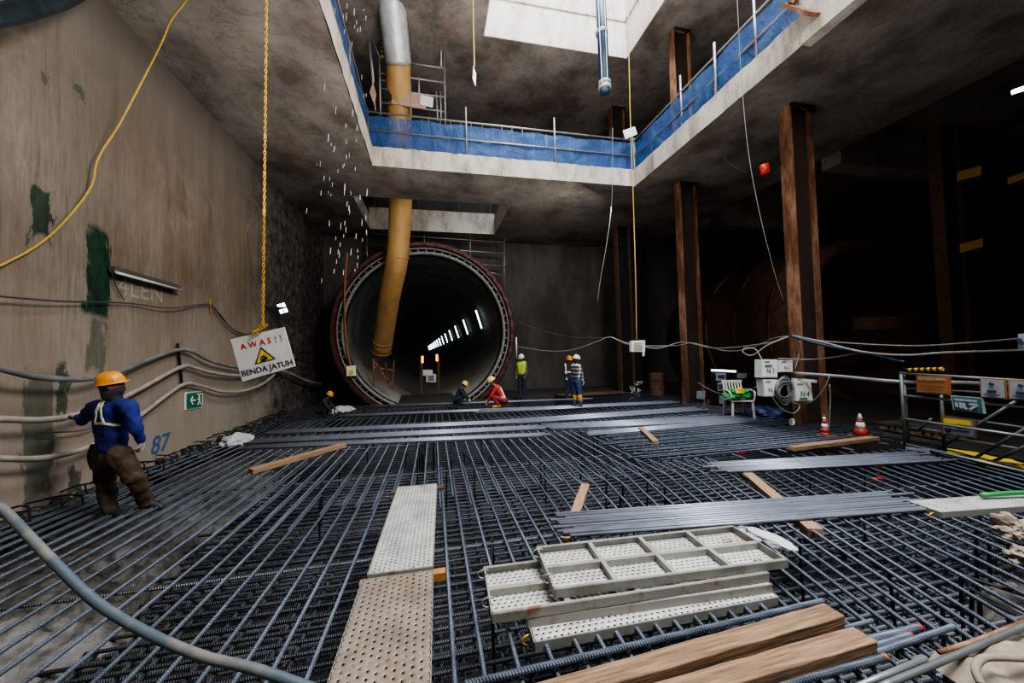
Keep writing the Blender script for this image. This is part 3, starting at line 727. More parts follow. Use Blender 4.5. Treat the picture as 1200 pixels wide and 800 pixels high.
cable('cable',[wl(325,410,.2),wl(343,413,.2),wl(370,420,.3),wl(388,414,.4),AY(404,396,13.8)],.018,'hose_dark','sagging dark cable from the left wall to the ring')
cable('cable',[wl(45,507,.1),wl(90,505,.1),wl(110,500,.1),wl(150,488,.05)],.008,'hose_dark','thin cable behind the blue-shirted worker')
o=MB().bar(wl(208,402,.05),wl(213,449,.05),.03,.03,up=(1,0,0)).build('hose_bracket',K['dark_steel']); tag(o,'dark rod bracket holding the three hoses to the wall','bracket')
o=MB().bar(wl(246,350,.03),wl(247,366,.03),.02,.02,up=(1,0,0)).build('cable_tie',K['ybell']); tag(o,'yellow tie holding the thin cables to the wall','tie')
cable('pipe',[wl(-60,24,.45),wl(0,18,.42),wl(40,8,.40),wl(75,-4,.36),wl(120,-30,.3)],.10,'blue_hose','thick dark blue-black pipe across the top left of the wall','pipe')
cable('rope',[wl(226,-16,1.9),wl(218,0,1.6),wl(200,24,1.25),wl(190,48,1.0),wl(170,88,.6),wl(140,145,.3),wl(115,185,.15),wl(106,220,.12),wl(72,263,.08),wl(40,290,.05),wl(-5,314,.05)],.013,'yrope','yellow rope slanting down the upper left wall','rope')
# tube fixture
root=empty('tube_fixture','unlit grey fluorescent tube fixture on the left wall','lamp',wl(170,325,.06),world=True)
a,b=wl(131,315,.07),wl(209,337,.07); MB().bar(a,b,.07,.09,up=(0,0,1)).build('housing',K['dscaf'],root); MB().cyl(a+V((.05,0,-.05)),b+V((.05,0,-.05)),.022,n=8).build('tube',K['whited'],root,True)
MB().tube(spline([wl(131,318,.08),wl(136,335,.05),wl(146,352,.05)],4),.008,6).build('lead',K['hose_dark'],root)
# exit sign on wall
root=empty('exit_sign','green and white emergency exit sign with arrow on the left wall','sign',wl(226,468,.02),world=True)
c4=[wl(216.5,459.5,.02),wl(237,457.5,.02),wl(237,477,.02),wl(216.5,480.5,.02)]
board('plate',*[c4[i] for i in (0,1,2,3)],K['white'],root,.012)
def inner(c4,f,off):
    c=sum(c4,V())/4; return [c+(p-c)*f+V(off) for p in c4]
gi=inner(c4,.86,(.018,0,0)); board('green_field',*gi,K['green'],root,.004)
def onq(q,u,v,off=(0,0,0)): return (q[0].lerp(q[1],u)).lerp(q[3].lerp(q[2],u),v)+V(off)
off=(.024,0,0); m=MB()
m.bar(onq(gi,.12,.5,off),onq(gi,.45,.5,off),.03,.006,up=(1,0,0)); m.bar(onq(gi,.12,.5,off),onq(gi,.28,.25,off),.03,.006,up=(1,0,0)); m.bar(onq(gi,.12,.5,off),onq(gi,.28,.75,off),.03,.006,up=(1,0,0)); m.build('arrow',K['white'],root)
m=MB(); m.bar(onq(gi,.55,.12,off),onq(gi,.92,.12,off),.02,.006,up=(1,0,0)); m.bar(onq(gi,.92,.1,off),onq(gi,.92,.9,off),.02,.006,up=(1,0,0))
m.sph(onq(gi,.7,.25,off),.022,.3,1,1,n=8,m=6); m.bar(onq(gi,.7,.3,off),onq(gi,.72,.58,off),.04,.006,up=(1,0,0)); m.bar(onq(gi,.72,.58,off),onq(gi,.6,.85,off),.02,.006,up=(1,0,0)); m.bar(onq(gi,.72,.58,off),onq(gi,.82,.85,off),.02,.006,up=(1,0,0)); m.bar(onq(gi,.7,.38,off),onq(gi,.58,.5,off),.016,.006,up=(1,0,0)); m.build('running_figure',K['white'],root)
# graffiti
RW=(PI/2,0,PI/2)
K['bluespray']=simple('blue_spray_paint',(.03,.10,.24),.8); K['chalk']=simple('faint_chalk',(.37,.345,.31),.9)
q=wl(187,521,.004); t=text('87',.42,None,K['bluespray'],q,(PI/2,0,PI/2),.001,'painted_number',bold=.006,shear=.2); tag(t,'blue spray-painted number 87 low on the left wall','graffiti')
q=wl(167,341,.004); t=text('4LEN',.42,None,K['chalk'],q,(PI/2,0,PI/2),.001,'chalk_lettering'); tag(t,'faint pale lettering on the wall under the tube fixture','graffiti')
# small flood lamp
root=empty('flood_lamp','small black flood lamp with four lit cells beyond the warning sign','lamp',wl(330,361,.25),world=True)
c=wl(331,361,.35); MB().bar(wl(312,359,.05),c,.10,.05).build('bracket',K['dark_steel'],root)
vd=(C-c).normalized(); rr_=vd.cross(V((0,0,1))).normalized(); uu=rr_.cross(vd)
def lp(u,v,w=0): return c+rr_*-u+uu*v+vd*w
mb=MB(); rotm=Matrix.Rotation(.35,3,vd)
def lq(u,v,w): return c+rotm@(rr_*-u+uu*v+vd*w)
vs=[lq(x,y,z) for x,y,z in ((-.15,-.2,-.05),(.15,-.2,-.05),(.15,.2,-.05),(-.15,.2,-.05),(-.15,-.2,.05),(.15,-.2,.05),(.15,.2,.05),(-.15,.2,.05))]
mb.add(vs,[(0,3,2,1),(4,5,6,7),(0,1,5,4),(1,2,6,5),(2,3,7,6),(3,0,4,7)]); mb.build('housing',K['black'],root)
led=emis('flood_lamp_cell',(.8,.9,1),9)
for x in (-.055,.055):
    for y in (-.08,.08):
        m=MB(); m.quad(lq(x-.04,y-.055,.055),lq(x+.04,y-.055,.055),lq(x+.04,y+.055,.055),lq(x-.04,y+.055,.055)); m.build('light_cell',led,root)
# ------------------------------------------------------------------ chain + warning sign
DS=4.3
top=AD(313,-60,DS); bot=AD(308,378,DS); hook=AD(296,390,DS)
m=MB(); path=[top.lerp(bot,i/10) for i in range(11)]+[AD(303,384,DS),hook]
def link(c,d,side,L=.026,w=.012,r=.0045):
    d=d.normalized(); s_=side; pts=[]
    for i in range(10):
        t=2*PI*i/10; pts.append(c+d*(L*math.cos(t))+s_*(w*math.sin(t)))
    m.tube(pts,r,5,closed=True)
k=0; n_=0
for i in range(len(path)-1):
    a,b=path[i],path[i+1]; L=(b-a).length; d=(b-a).normalized(); s1=d.orthogonal().normalized(); s2=d.cross(s1); p=0
    while p<L: link(a+d*p,d,s1 if n_%2 else s2); p+=.04; n_+=1
for i in range(5): a=bot+V((0,0,-.01)); link(AD(299+3*i,390-2.2*i,DS-.02),V((1,0,.3)),V((0,0,1))); 
o=m.build('yellow_chain',K['ybell'],smooth=True); tag(o,'long yellow chain hanging from above with the warning sign on it','chain')
root=empty('warning_sign','white AWAS BENDA JATUH warning sign hanging tilted from the yellow chain','sign',AD(308,416,DS),world=True)
q4=[AD(270,397.5,DS),AD(333,383,DS+.05),AD(346,429,DS+.05),AD(284,447,DS)]
board('plate',*q4,K['whited'],root,.012)
ex=(q4[1]-q4[0]).normalized(); ey0=(q4[0]-q4[3]); ez=ex.cross(ey0).normalized(); ey=ez.cross(ex)
def sign_text(s,size,u,v,mat,w=None):
    cpos=onq(q4,u,v)+ez*.002; t=text(s,size,root,mat,cpos,(0,0,0),.001,bold=.0015)
    Mx=Matrix((ex,ey,ez)).transposed().to_4x4(); Mx.translation=cpos-root.location; t.parent=root; t.matrix_local=Mx
    if w: t.scale=(w,1,1)
    return t
W=(q4[1]-q4[0]).length
sign_text('A W A S',W*.155,.42,.24,K['red'],1.0); sign_text('! !',W*.17,.84,.24,simple('grey_ink',(.25,.25,.28),.6)); sign_text('BENDA JATUH',W*.148,.5,.86,K['ink'])
m=MB(); f=.012; P=lambda u,v,k=.014:onq(q4,u,v)+ez*(k-.011)
m.add([P(.30,.70),P(.70,.70),P(.49,.33)],[(0,1,2)]); m.build('triangle_border',K['black'],root)
m=MB(); m.add([P(.345,.68,.017),P(.655,.68,.017),P(.49,.39,.017)],[(0,1,2)]); m.build('triangle',K['yellow'],root)
m=MB(); m.bar(P(.44,.655,.02),P(.56,.62,.02),.035,.004,up=ez); m.sph(P(.47,.57,.02),.012,n=8,m=6); m.bar(P(.5,.54,.02),P(.53,.64,.02),.018,.004,up=ez); m.build('falling_object_mark',K['black'],root)
for u,v in ((.05,.07),(.95,.07),(.5,.06)):
    MB().sph(P(u,v,.012),.006,n=6,m=4).build('rivet',K['galv'],root)
# ------------------------------------------------------------------ foreground hose
pts=[AD(-60,548,1.75),AD(0,594,1.7),AD(55,650,1.62),AD(110,703,1.55),AD(170,740,1.5),AD(235,768,1.45),AD(300,784,1.42),AD(380,812,1.38)]
cable('hose',pts,.019,'front_hose','thick worn grey hose sweeping across the bottom left foreground','hose',10,12)
# ------------------------------------------------------------------ guard rails with netting
def netpanel(a,b,z0,z1,parent,nx=60,nz=8,bul=.05):
    from mathutils import noise
    a=V(a);b=V(b);d=(b-a);n=V((-d.y,d.x,0)).normalized(); mb=MB();vs=[];fs=[]
    for j in range(nz+1):
        for i in range(nx+1):
            p=a.lerp(b,i/nx); z=z0+(z1-z0)*j/nz-(.07*abs(noise.noise(V((i*.35,1.5,0)))) if j==nz else 0)
            o=bul*noise.noise(V((i*.5,j*.4,p.x))); vs.append((p.x+n.x*o,p.y+n.y*o,z))
    for j in range(nz):
        for i in range(nx): q=j*(nx+1)+i; fs.append((q,q+1,q+nx+2,q+nx+1))
    mb.add(vs,fs); return mb.build('netting',K['net'],parent,True)
def guard(a,b,label,n,talls=()):
    a=V(a);b=V(b); root=empty('guard_rail',label,'railing',a,world=True)
    zt=Z1t
    for h in (1.05,.52): MB().cyl(a+V((0,0,h)),b+V((0,0,h)),.024,n=8).build('rail',K['scaf'],root,True)
    for i in range(n+1):
        p=a.lerp(b,i/n); MB().cyl(p,p+V((0,0,1.12 if i not in talls else 1.5)),.026,n=8).build('post',K['scaf'],root,True)
    netpanel(a+V((0,.03,0)),b+V((0,.03,0)),zt+.0,zt+.98,root); return root
guard((OX0-.12,-3,Z1t),(OX0-.12,OY1+.12,Z1t),'left guard rail with blue netting along the slab opening edge',6)
guard((OX0-.12,OY1+.12,Z1t),(OX1+.12,OY1+.12,Z1t),'back guard rail with blue netting above the tunnel',3,(1,2))
guard((OX1+.12,OY1+.12,Z1t),(OX1+.3,-3,Z1t),'right guard rail with blue netting rising to the top right',6,(1,2))
o=MB().cyl(AX(839,112,OX1+.1),AX(837,50,OX1+.1),.03,n=8).build('upright_pole',K['scaf'],smooth=True); tag(o,'tall pale upright pole at the right guard rail','pole')
for i,px in enumerate([470,480,494,502,516,528,540,552,565,577,588,600,612,625,640,650,668,672]):
    a=AY(px,131+(px-470)*.125+R(0,7),OY1+.35); b=V((a.x,a.y,Z1t))
    o=MB().cyl(b,a,.011,n=6).build('starter_rod',K['scaf']); tag(o,'thin upright rod sticking up behind the back netting','rod','thin rods behind the back netting')
# small sign at the netting corner
root=empty('corner_sign','small tilted white sign on a stick at the netting corner','sign',AY(742,180,OY1),world=True)
MB().cyl(AY(744,200,10.3),AY(741,160,10.3),.015,n=6).build('stick',K['scaf'],root)
board('plate',*[AY(x,y,10.28) for x,y in ((730,153),(744,148),(747,157),(733,163))],K['white'],root)
# ------------------------------------------------------------------ scaffold tower behind railing
root=empty('scaffold_tower','galvanised scaffold tower beside the silver duct behind the back railing','scaffold',AY(470,160,12.2),world=True)
YT=12.2
def sb(a,b,r=.03,Y=YT,Y2=None,mat='scaf'): MB().cyl(AY(*a,Y),AY(*b,Y2 or Y),r,n=8).build('tube',K[mat],root,True)
for a,b in (((478,35),(482,140)),((517,5),(517,78)),((520,45),(522,145)),((444,40),(446,135)),((430,22),(440,130)),((428,25),(446,70)),((473,22),(477,100)),((480,40),(517,45)),((437,45),(478,48)),((480,74),(520,80)),((446,86),(520,97)),((446,94),(482,99)),((447,104),(520,114)),((445,120),(520,131)),((511,108),(513,142)),((491,90),(491,110)),((516,108),(517,140)),((430,22),(438,96))):
    sb(a,b)
root=empty('board_panel','row of pinkish plywood boards with a white notice on the scaffold tower','board',AY(480,118,12.1),world=True)
K['pink']=simple('pinkish_plywood',(.50,.33,.25),.8)
board('panel',*[AY(x,y,12.12) for x,y in ((460,106),(481,110),(481,125),(459,121))],K['pink'],root)
board('panel',*[AY(x,y,12.12) for x,y in ((482,109),(500,113),(499,128),(481,125))],K['pink'],root)
board('notice',*[AY(x,y,12.1) for x,y in ((493,111),(508,114),(507,126),(492,122))],K['white'],root)
board('dark_vent',*[AY(x,y,12.1) for x,y in ((450,105),(459,107),(459,117),(450,115))],K['black'],root)
o=board('triangular_board',*[AY(x,y,11.9) for x,y in ((437,96),(441,110),(439,124),(433,108))],K['pink'],None); tag(o,'pinkish triangular board left of the scaffold tower','board')
# hazard striped pole
root=empty('hazard_pole','black and yellow striped pole beside the silver duct','pole',AY(449,60,12.0),world=True)
for i in range(8): MB().cyl(AY(448,48+2.4*i,12.0),AY(448,50.4+2.4*i,12.0),.04,n=8).build('band',K['yellow'] if i%2 else K['black'],root)
# ------------------------------------------------------------------ ducts
root=empty('silver_duct','shiny silver ventilation duct hanging from above behind the railing','duct',AY(460,60,11.5),world=True)
pts=spline([AY(458,-40,10.6),AY(459,0,10.9),AY(463,40,11.4),AY(467,74,11.9)],8); rr=[.40+.008*(i%2) for i in range(len(pts))]
MB().tube(pts,rr,24).build('foil_tube',K['duct_silver'],root,True)
for py in (20,50): 
    p=AY(460+py*.08,py,11.2+.012*py); MB().cyl(p,p+V((0,.1,-.12)),.42,n=24).build('strap',K['galv'],root,True)
root=empty('yellow_duct','long yellow ventilation duct passing the slab hole down into the tunnel','duct',AY(460,300,14),world=True)
pts=spline([AY(467,70,11.95),AY(467,110,12.35),AY(469,170,12.9),AY(470,230,13.2),AY(467,285,13.45),AY(464,312,13.6),AY(456,350,14.4),AY(447,412,15.9)],8)
MB().tube(pts,.385,24).build('duct_tube',K['duct_yellow'],root,True)
a=AY(447,410,15.85); d=(pts[-1]-pts[-3]).normalized(); MB().cyl(a-d*.5,a-d*.42,.40,n=24).build('band',K['duct_yellow'],root,True); MB().cyl(a-d*.02,a+d*.05,.40,n=24).build('band',K['duct_yellow'],root,True)
p=AY(466,300,13.5); MB().cyl(p,p+V((-.005,.02,-.08)),.40,n=24).build('band',K['duct_yellow'],root,True)
# hole railing & scaffold behind the ring
root=empty('hole_railing','thin grey railing around the slab hole above the tunnel','railing',AY(500,240,15.9),world=True)
for z in (7.95,8.4): MB().cyl((HX0,HY1+.1,z),(HX1,HY1+.1,z),.022,n=6).build('rail',K['dscaf'],root)
for x in (-2.3,-.5,1.2,2.6): MB().cyl((x,HY1+.1,Z1t),(x,HY1+.1,8.5),.022,n=6).build('post',K['dscaf'],root)
root=empty('pipe_scaffold','grey scaffold frame standing behind the top of the tunnel ring','scaffold',AY(510,300,16.3),world=True)
for px in (430,497,551,591):
    MB().cyl(AY(px,266,16.3),AY(px,345 if px in(430,591) else 300,16.3),.035,n=8).build('standard',K['scaf'],root,True)
for a,b in (((428,273),(592,284)),((428,286),(592,297)),((428,300),(592,312)),((560,315),(592,324)),((428,318),(445,318))):
    MB().cyl(AY(*a,16.25),AY(*b,16.25),.032,n=8).build('ledger',K['scaf'],root,True)
m=MB().box((-.02,0,0),(.02,.02,1)); 
o=MB().tube(spline([AY(407,296,13.7),AY(404,340,13.7),AY(405,390,13.7),AY(411,430,13.7)],6),.03,8).build('orange_rope',simple('orange_brown_rope',(.35,.14,.06),.8),smooth=True); tag(o,'orange-brown rope hanging down the left side of the ring','rope')
root=empty('small_notice','small white notice with yellow mark left of the ring','sign',AY(411,434,13.6),world=True)
board('plate',*[AY(x,y,13.6) for x,y in ((406,429),(417,428),(417,440),(406,440.5))],K['white'],root); board('yellow_mark',*[AY(x,y,13.57) for x,y in ((409,434),(414,433),(414,438),(409,438.5))],K['yellow'],root)
o=MB().cyl(AY(605,395,13.8),AY(605.5,419,13.8),.03,n=8).build('wall_tube',K['white'],smooth=True); tag(o,'thin white upright tube right of the ring','tube')
# ------------------------------------------------------------------ hanging things
o=MB().cyl(AY(702,-60,9.6),AY(710,108,9.6),.155,n=24).build('blue_pipe_body',K['bluepipe'],None,True)
root=empty('blue_pipe','dark blue pipe hanging down from the upper opening','pipe',AY(706,50,9.6),world=True)
bpy.data.objects.remove(o)
MB().cyl(AY(701,-60,9.6),AY(709,108,9.6),.15,n=24).build('pipe_body',K['bluepipe'],root,True)
for py in (37,96,101): x=702.7+py*.06; MB().cyl(AY(x,py,9.6),AY(x+.1,py+3,9.6),.18,n=24).build('clamp',K['galv'],root,True)
for dx in (-4,4): MB().cyl(AY(702+dx,-60,9.45),AY(709+dx*.8,100,9.45),.012,n=6).build('tie_rod',K['scaf'],root)
def hang(pts,Y,r,mat,label,name='rope',cat='rope'):
    o=MB().tube(spline([AY(x,y,Y) for x,y in pts],5),r,6).build(name,K[mat],smooth=True); return tag(o,label,cat)
hang([(554,-20),(555,40),(556,78)],9,.015,'yrope','yellow rope hanging with a white tag in the upper middle')
root=empty('hanging_tag','white blade-shaped tag at the end of the upper yellow rope','tag',AY(556,90,9),world=True)
board('plate',*[AY(x,y,9) for x,y in ((554.5,77),(558,86),(557.5,101),(554,92))],K['white'],root)
hang([(736,-20),(737,60),(739,150),(742,230),(745,330),(746,397)],10.3,.014,'yrope','long yellow rope hanging past the slab corner to the white box')
root=empty('hanging_box','white notice box hanging at the end of the long yellow rope','sign',AY(748,405,10.2),world=True)
board('box_body',*[AY(x,y,10.2) for x,y in ((740,399),(756,398.5),(756,412),(740,412))],K['white'],root,.12)
m=MB()
for i in range(4): m.bar(AY(743,402+2.4*i,10.18),AY(753,402+2.4*i,10.18),.012,.02)
m.build('print_line',simple('grey_print',(.3,.3,.3)),root); MB().bar(AY(754,412,10.15),AY(754,417,10.15),.05,.05).build('cable_gland',K['white'],root)
hang([(718,150),(717,235),(711,285),(704,325),(700,355)],10.2,.008,'wire','pale wire hanging from the slab edge above the two men','wire','wire')
hang([(863,-20),(868,80),(876,170),(888,240),(905,310),(918,352)],6.0,.0065,'wire','long thin pale wire slanting down past the widest column','wire','wire')
hang([(832,150),(845,180),(862,196),(878,203)],8.5,.010,'wire','short thin wire under the right slab','wire','wire')
root=empty('red_lamp','small red beacon lamp on a bracket beside the widest column','lamp',AY(902,197,6.4),world=True)
MB().cyl(AY(895,193,6.3),AY(897,204,6.3),.09,n=10).build('red_lens',simple('red_lens',(.5,.03,.01),.3),root,True); MB().bar(AY(897,206,6.3),AY(914,191,6.3),.06,.06).build('bracket',K['dark_steel'],root)
root=empty('rusty_beam_end','rusty steel beam end at the top right railing','beam',AX(935,8,OX1),world=True)
MB().bar(AX(922,6,OX1-.1),AX(955,17,OX1-.15),.25,.06).bar(AX(935,-6,OX1-.1),AX(927,5,OX1-.15),.1,.1).build('beam_body',K['rust'],root)
# ------------------------------------------------------------------ cable runs in the middle and right
def cy(pts): return [AY(x,y,Y) for x,y,Y in pts]
cable('cable',cy([(605,375,13.7),(630,386,13.3),(665,394,12.5),(700,396,11.5),(716,395,11)]),.014,'hose_dark','upper dark cable sagging from the ring to the right')
cable('cable',cy([(606,406,13.7),(640,411,13),(670,410,12),(700,400,11.3),(716,395,11),(738,404,10.6),(790,405,10),(812,402,9.8),(850,411,8.5),(880,408,7.6),(905,397,6.9),(930,393,6.1)]),.016,'wire','pale cable bundle sagging from the ring across to the widest column')
cable('cable',cy([(716,395,11),(735,402,10.6),(770,408,10.2),(800,401,9.8),(840,408,8.6),(900,402,6.8),(925,394,6.2),(960,400,5.6),(1010,412,5),(1060,416,4.6),(1110,413,4.2),(1210,410,3.8)]),.02,'wire','pale cable running right from the widest column to the edge of view')
cable('cable',cy([(925,393,6.1),(960,403,5.6),(1000,411,5.1),(1040,420,4.8),(1060,424,4.6)]),.026,'bluepipe','blue cable sloping down from the widest column','cable')
cable('cable',cy([(930,393,6.1),(970,400,5.6),(1060,405,4.8),(1130,402,4.2),(1210,395,3.8)]),.013,'wire','uppermost thin pale cable at the right')
cable('cable',cy([(925,394,6.1),(900,404,6.3),(882,416,6.5),(871,413,6.6),(873,408,6.6),(885,409,6.5),(893,421,6.3)]),.012,'wire','pale cable loop hanging left of the white boxes')
cable('cable',cy([(912,420,6.05),(950,421,5.8),(980,418,5.4),(1010,413,5)]),.012,'wire','thin cable rising right from the small white box')
cable('cable',cy([(937,400,6.05),(936,415,6.05),(932,432,6.05)]),.011,'wire','short pale cable dropping behind the small white box')
cable('pipe',cy([(930,437,6.05),(985,441,5.3),(1050,447,4.5),(1115,448,4.0),(1215,452,3.6)]),.032,'scaf','long pale horizontal pipe from the widest column to the right','pipe')
cable('cable',cy([(972,441,5.4),(966,455,5.5),(955,468,5.7),(945,473,5.9)]),.012,'wire','grey cable hanging in an arc from the pale pipe')
cable('cable',cy([(818,448,9.5),(835,458,9.2),(852,462,9),(870,461,8.4),(893,449,6.5)]),.012,'wire','pale cable draped past the white plastic chair')
hang([(972,450),(973,470),(970,520)],5.9,.014,'wire','thin brown upright rod left of the cones','rod','rod')
# electrical boxes
def ebox(x0,y0,x1,y1,Y,dep,label,txt,tm='ink',sk=0,green=False):
    root=empty('electrical_box',label,'electrical box',AY((x0+x1)/2,(y0+y1)/2,Y),world=True)
    q=[AY(x,y,Y) for x,y in ((x0,y0),(x1,y0),(x1+sk,y1),(x0+sk,y1))]
    board('housing',*q,K['boxp'],root,dep)
    nn=(q[1]-q[0]).cross(q[3]-q[0]).normalized(); qf=inner(q,.9,tuple(-nn*.012)); board('lid',*qf,K['white'],root,.01)
    exx=(q[1]-q[0]).normalized(); ezz=-nn if nn.dot(C-q[0])<0 else nn
    eyy=ezz.cross(exx); p=onq(q,.5,.62)+ezz*.03
    if qf[0].y>q[0].y: pass
    t=text(txt,(q[0]-q[3]).length*.36,root,K[tm],p,(0,0,0),.001); Mx=Matrix((exx,eyy,ezz)).transposed().to_4x4(); Mx.translation=p-root.location; t.matrix_local=Mx
    m=MB(); m.bar(onq(q,.12,.12)+ezz*.026,onq(q,.45,.12)+ezz*.026,.015,.004,up=ezz); m.build('maker_mark',K['ink'],root)
    if green: m=MB(); m.bar(onq(q,.15,.34 if green==1 else .85)+ezz*.026,onq(q,.6,.34 if green==1 else .85)+ezz*.026,.035,.004,up=ezz); m.build('green_label',K['gcloth'],root)
    return root
ebox(892.5,421,911,442.5,6.0,.16,'upper left white electrical box on the widest column','N 1',green=1)
ebox(912.5,422,929,436,6.02,.14,'small white electrical box at the upper right of the group','N 2')
ebox(894,444.5,911,464.5,6.0,.16,'lower left white electrical box under the upper left one','N 3',sk=2)
ebox(930,447,950,470,5.95,.16,'lower right white electrical box, tilted below the pale pipe','N 4',sk=3,green=2)
o=MB().bar(AY(929,444.5,6.05),AY(956,446.5,6.0),.06,.06).build('conduit_stub',K['whited']); tag(o,'cream conduit stub above the lower right box','conduit')
m=MB()
for i in range(14):
    rx,ry=R(7,11),R(9,15); cx_,cy_=920+R(-1.5,1.5),458+R(-3,4); Y=5.95+R(-.08,.05)
    m.tube([AY(cx_+rx*math.cos(t),cy_+ry*math.sin(t),Y) for t in [2*PI*j/20 for j in range(20)]],.009,5,closed=True)
o=m.build('cable_coil',K['hose_grey'],smooth=True); tag(o,'tangled coil of grey cable hanging between the white boxes','cable')
cable('cable',cy([(905,465,6),(915,478,5.95),(930,484,5.9),(937,475,5.9),(925,470,5.95)]),.009,'wire','loose cable tail drooping below the coil')
root=empty('number_plate','round plate with number 3 at the foot of the widest column','sign',AY(928,494,6.0),world=True)
p=AY(928,494.5,6.0); MB().cyl(p,p+V((0,-.01,0)),.075,n=24).build('disc',K['galvrust'],root)
text('3',.17,root,K['white'],V((0,-.02,0)),(PI/2,0,-.5),.002,bold=.004)
# ------------------------------------------------------------------ chair, board corner
def plastic_chair(c,rz):
    root=empty('plastic_chair','white plastic armchair with green and yellow cloth on the right side','chair',c,rz)
    P=K['plastic']
    for sx in (-1,1):
        MB().bar((sx*.24,-.22,0),(sx*.22,-.2,.43),.05,.04,up=(0,1,0)).build('leg',P,root); MB().bar((sx*.25,.25,0),(sx*.22,.2,.43),.05,.04,up=(0,1,0)).build('leg',P,root)
        MB().tube(spline([(sx*.25,-.22,.42),(sx*.27,-.24,.62),(sx*.27,-.05,.67),(sx*.25,.22,.66)],5),.022,8).build('armrest',P,root,True)
    MB().box((-.25,-.25,.41),(.25,.22,.44)).build('seat',P,root,bevel=.01)
    m=MB()
    for i in range(7): x=-.21+.07*i; m.bar((x,.2,.44),(x*.95,.32,.86),.035,.015,up=(0,1,0))
    m.bar((-.24,.32,.86),(.24,.32,.86),.06,.03,up=(0,1,0)); m.build('backrest',P,root)
    return root
cpt=G(866,489,.0); plastic_chair(cpt,-.35)
crumple('draped_cloth',cpt+V((-.05,-.05,.55)),.30,.22,.16,K['gcloth'],'green cloth bundle lying on the white plastic chair','cloth',2,.35)
crumple('yellow_pouch',cpt+V((-.2,-.27,.66)),.12,.05,.10,K['yellow'],'yellow pouch on the green cloth bundle','pouch',3,.2)
YN_=9.6
root=empty('notice_board','dark notice board with white papers left of the plastic chair','board',AY(845,480,YN_),world=True)
board('panel',*[AY(x,y,YN_) for x,y in ((833,433),(876,434),(876,478),(833,476))],K['black'],root,.03)
K['paper']=simple('dim_paper',(.30,.34,.38),.7)
for x0,y0,x1,y1 in ((839,437,851,446),(841,448,852,458),(864,437,875,443),(843,463,848,473)):
    board('paper',*[AY(x,y,YN_-.05) for x,y in ((x0,y0),(x1,y0),(x1,y1),(x0,y1))],K['paper'],root,.01)
m=MB()
for y in (440,442,451,454): m.bar(AY(842,y,YN_-.07),AY(849,y,YN_-.07),.015,.03)
m.build('print_line',K['ink'],root)
o=MB().cyl(AY(834,433.5,YN_-.3),AY(862,435,YN_-.3),.03,n=8).build('tube_lamp',emis('dim_tube',(.9,.95,1),3),smooth=True); tag(o,'lit white tube lamp above the notice board','lamp')
o=MB(); 
root=empty('red_brown_crate','dark red-brown crate with leaning white sheet behind the column foot','crate',AY(835,480,10),world=True)
board('panel',*[AY(x,y,10.0) for x,y in ((817,460),(851,462),(852,487),(817,484))],K['redbrown'],root,.5); board('sheet',*[AY(x,y,9.9) for x,y in ((817,458),(827,458),(826,468),(816.5,467))],K['paper'],root,.02)
o=MB().bar(AY(823,480,9.8),AY(826,472,9.8),.08,.05).build('orange_block',K['orange']); tag(o,'orange object leaning on the red-brown crate','block')
o=MB().bar(AY(829,483,9.8),AY(832,468,9.8),.12,.08).build('grey_post_stub',K['dscaf']); tag(o,'short grey post leaning on the red-brown crate','post')
crumple('blue_tarpaulin',AY(902,492,7.5),.6,.4,.35,simple('dark_blue_tarp',(.01,.02,.09),.5),'dark blue tarpaulin heap in the shadow left of the widest column','tarpaulin',2)
root=empty('waste_drum','rusty brown drum in the dark behind the two standing men','drum',AY(771,472,12.5),world=True)
a=AY(771,474,12.5); a.z=-.03; MB().lathe([(0,0),(.27,0),(.27,.28),(.285,.3),(.27,.32),(.27,.58),(.285,.6),(.27,.62),(.27,.85),(0,.85)],Matrix.Translation(a)@Matrix.Rotation(PI/2,4,'X'),24).build('drum_body',K['brown'],root)
# flowers / light flecks cluster: twinkling cable reel near the far column
root=empty('tangled_wire_heap','small heap of pale tangled wire at the foot of the farthest column','wire',G(746,467,0),world=True)
m=MB()
for i in range(9):
    c=AY(745+R(-6,6),456+R(-10,10),13.2); m.tube([c+V((R(-.12,.12),R(-.1,.1),R(-.12,.12))) for _ in range(5)],.016,5)
m.build('wire_tangle',K['whited'],root)
struct_plate=MB().box((4.6,13.0,.03),(7.4,13.65,.07)).build('rusty_plate',K['brown']); tag(struct_plate,'rust-brown plate along the far right end of the deck','plate')
# cones
def cone(c,h,r,label,whitebase=False):
    root=empty('traffic_cone',label,'traffic cone',c)
    segs=[(0,.12,'red'),(.12,.34,'red'),(.34,.55,'white'),(.55,.72,'red'),(.72,.88,'white'),(.88,1.0,'red')]
    if whitebase: segs=[(.0,.35,'red'),(.35,.62,'white'),(.62,.72,'red'),(.72,1.0,'white')]
    MB().box((-r*1.25,-r*1.25,0),(r*1.25,r*1.25,.03)).build('base',K['orend'],root)
    for a,b,c_ in segs: MB().cyl((0,0,.03+a*h),(0,0,.03+b*h),r*(1-a*.85),r*(1-b*.85),n=20).build('band',K['white'] if c_=='white' else K['redc'],root,True)
K['redc']=simple('orange_red_cone_plastic',(.38,.04,.02),.5)
cone(G(967,511,-.0)+V((0,0,0)),.38,.08,'narrow red traffic cone with white bands, left of the pair')
cone(G(1009,512,-.0),.40,.115,'traffic cone with white top, right of the pair',True)
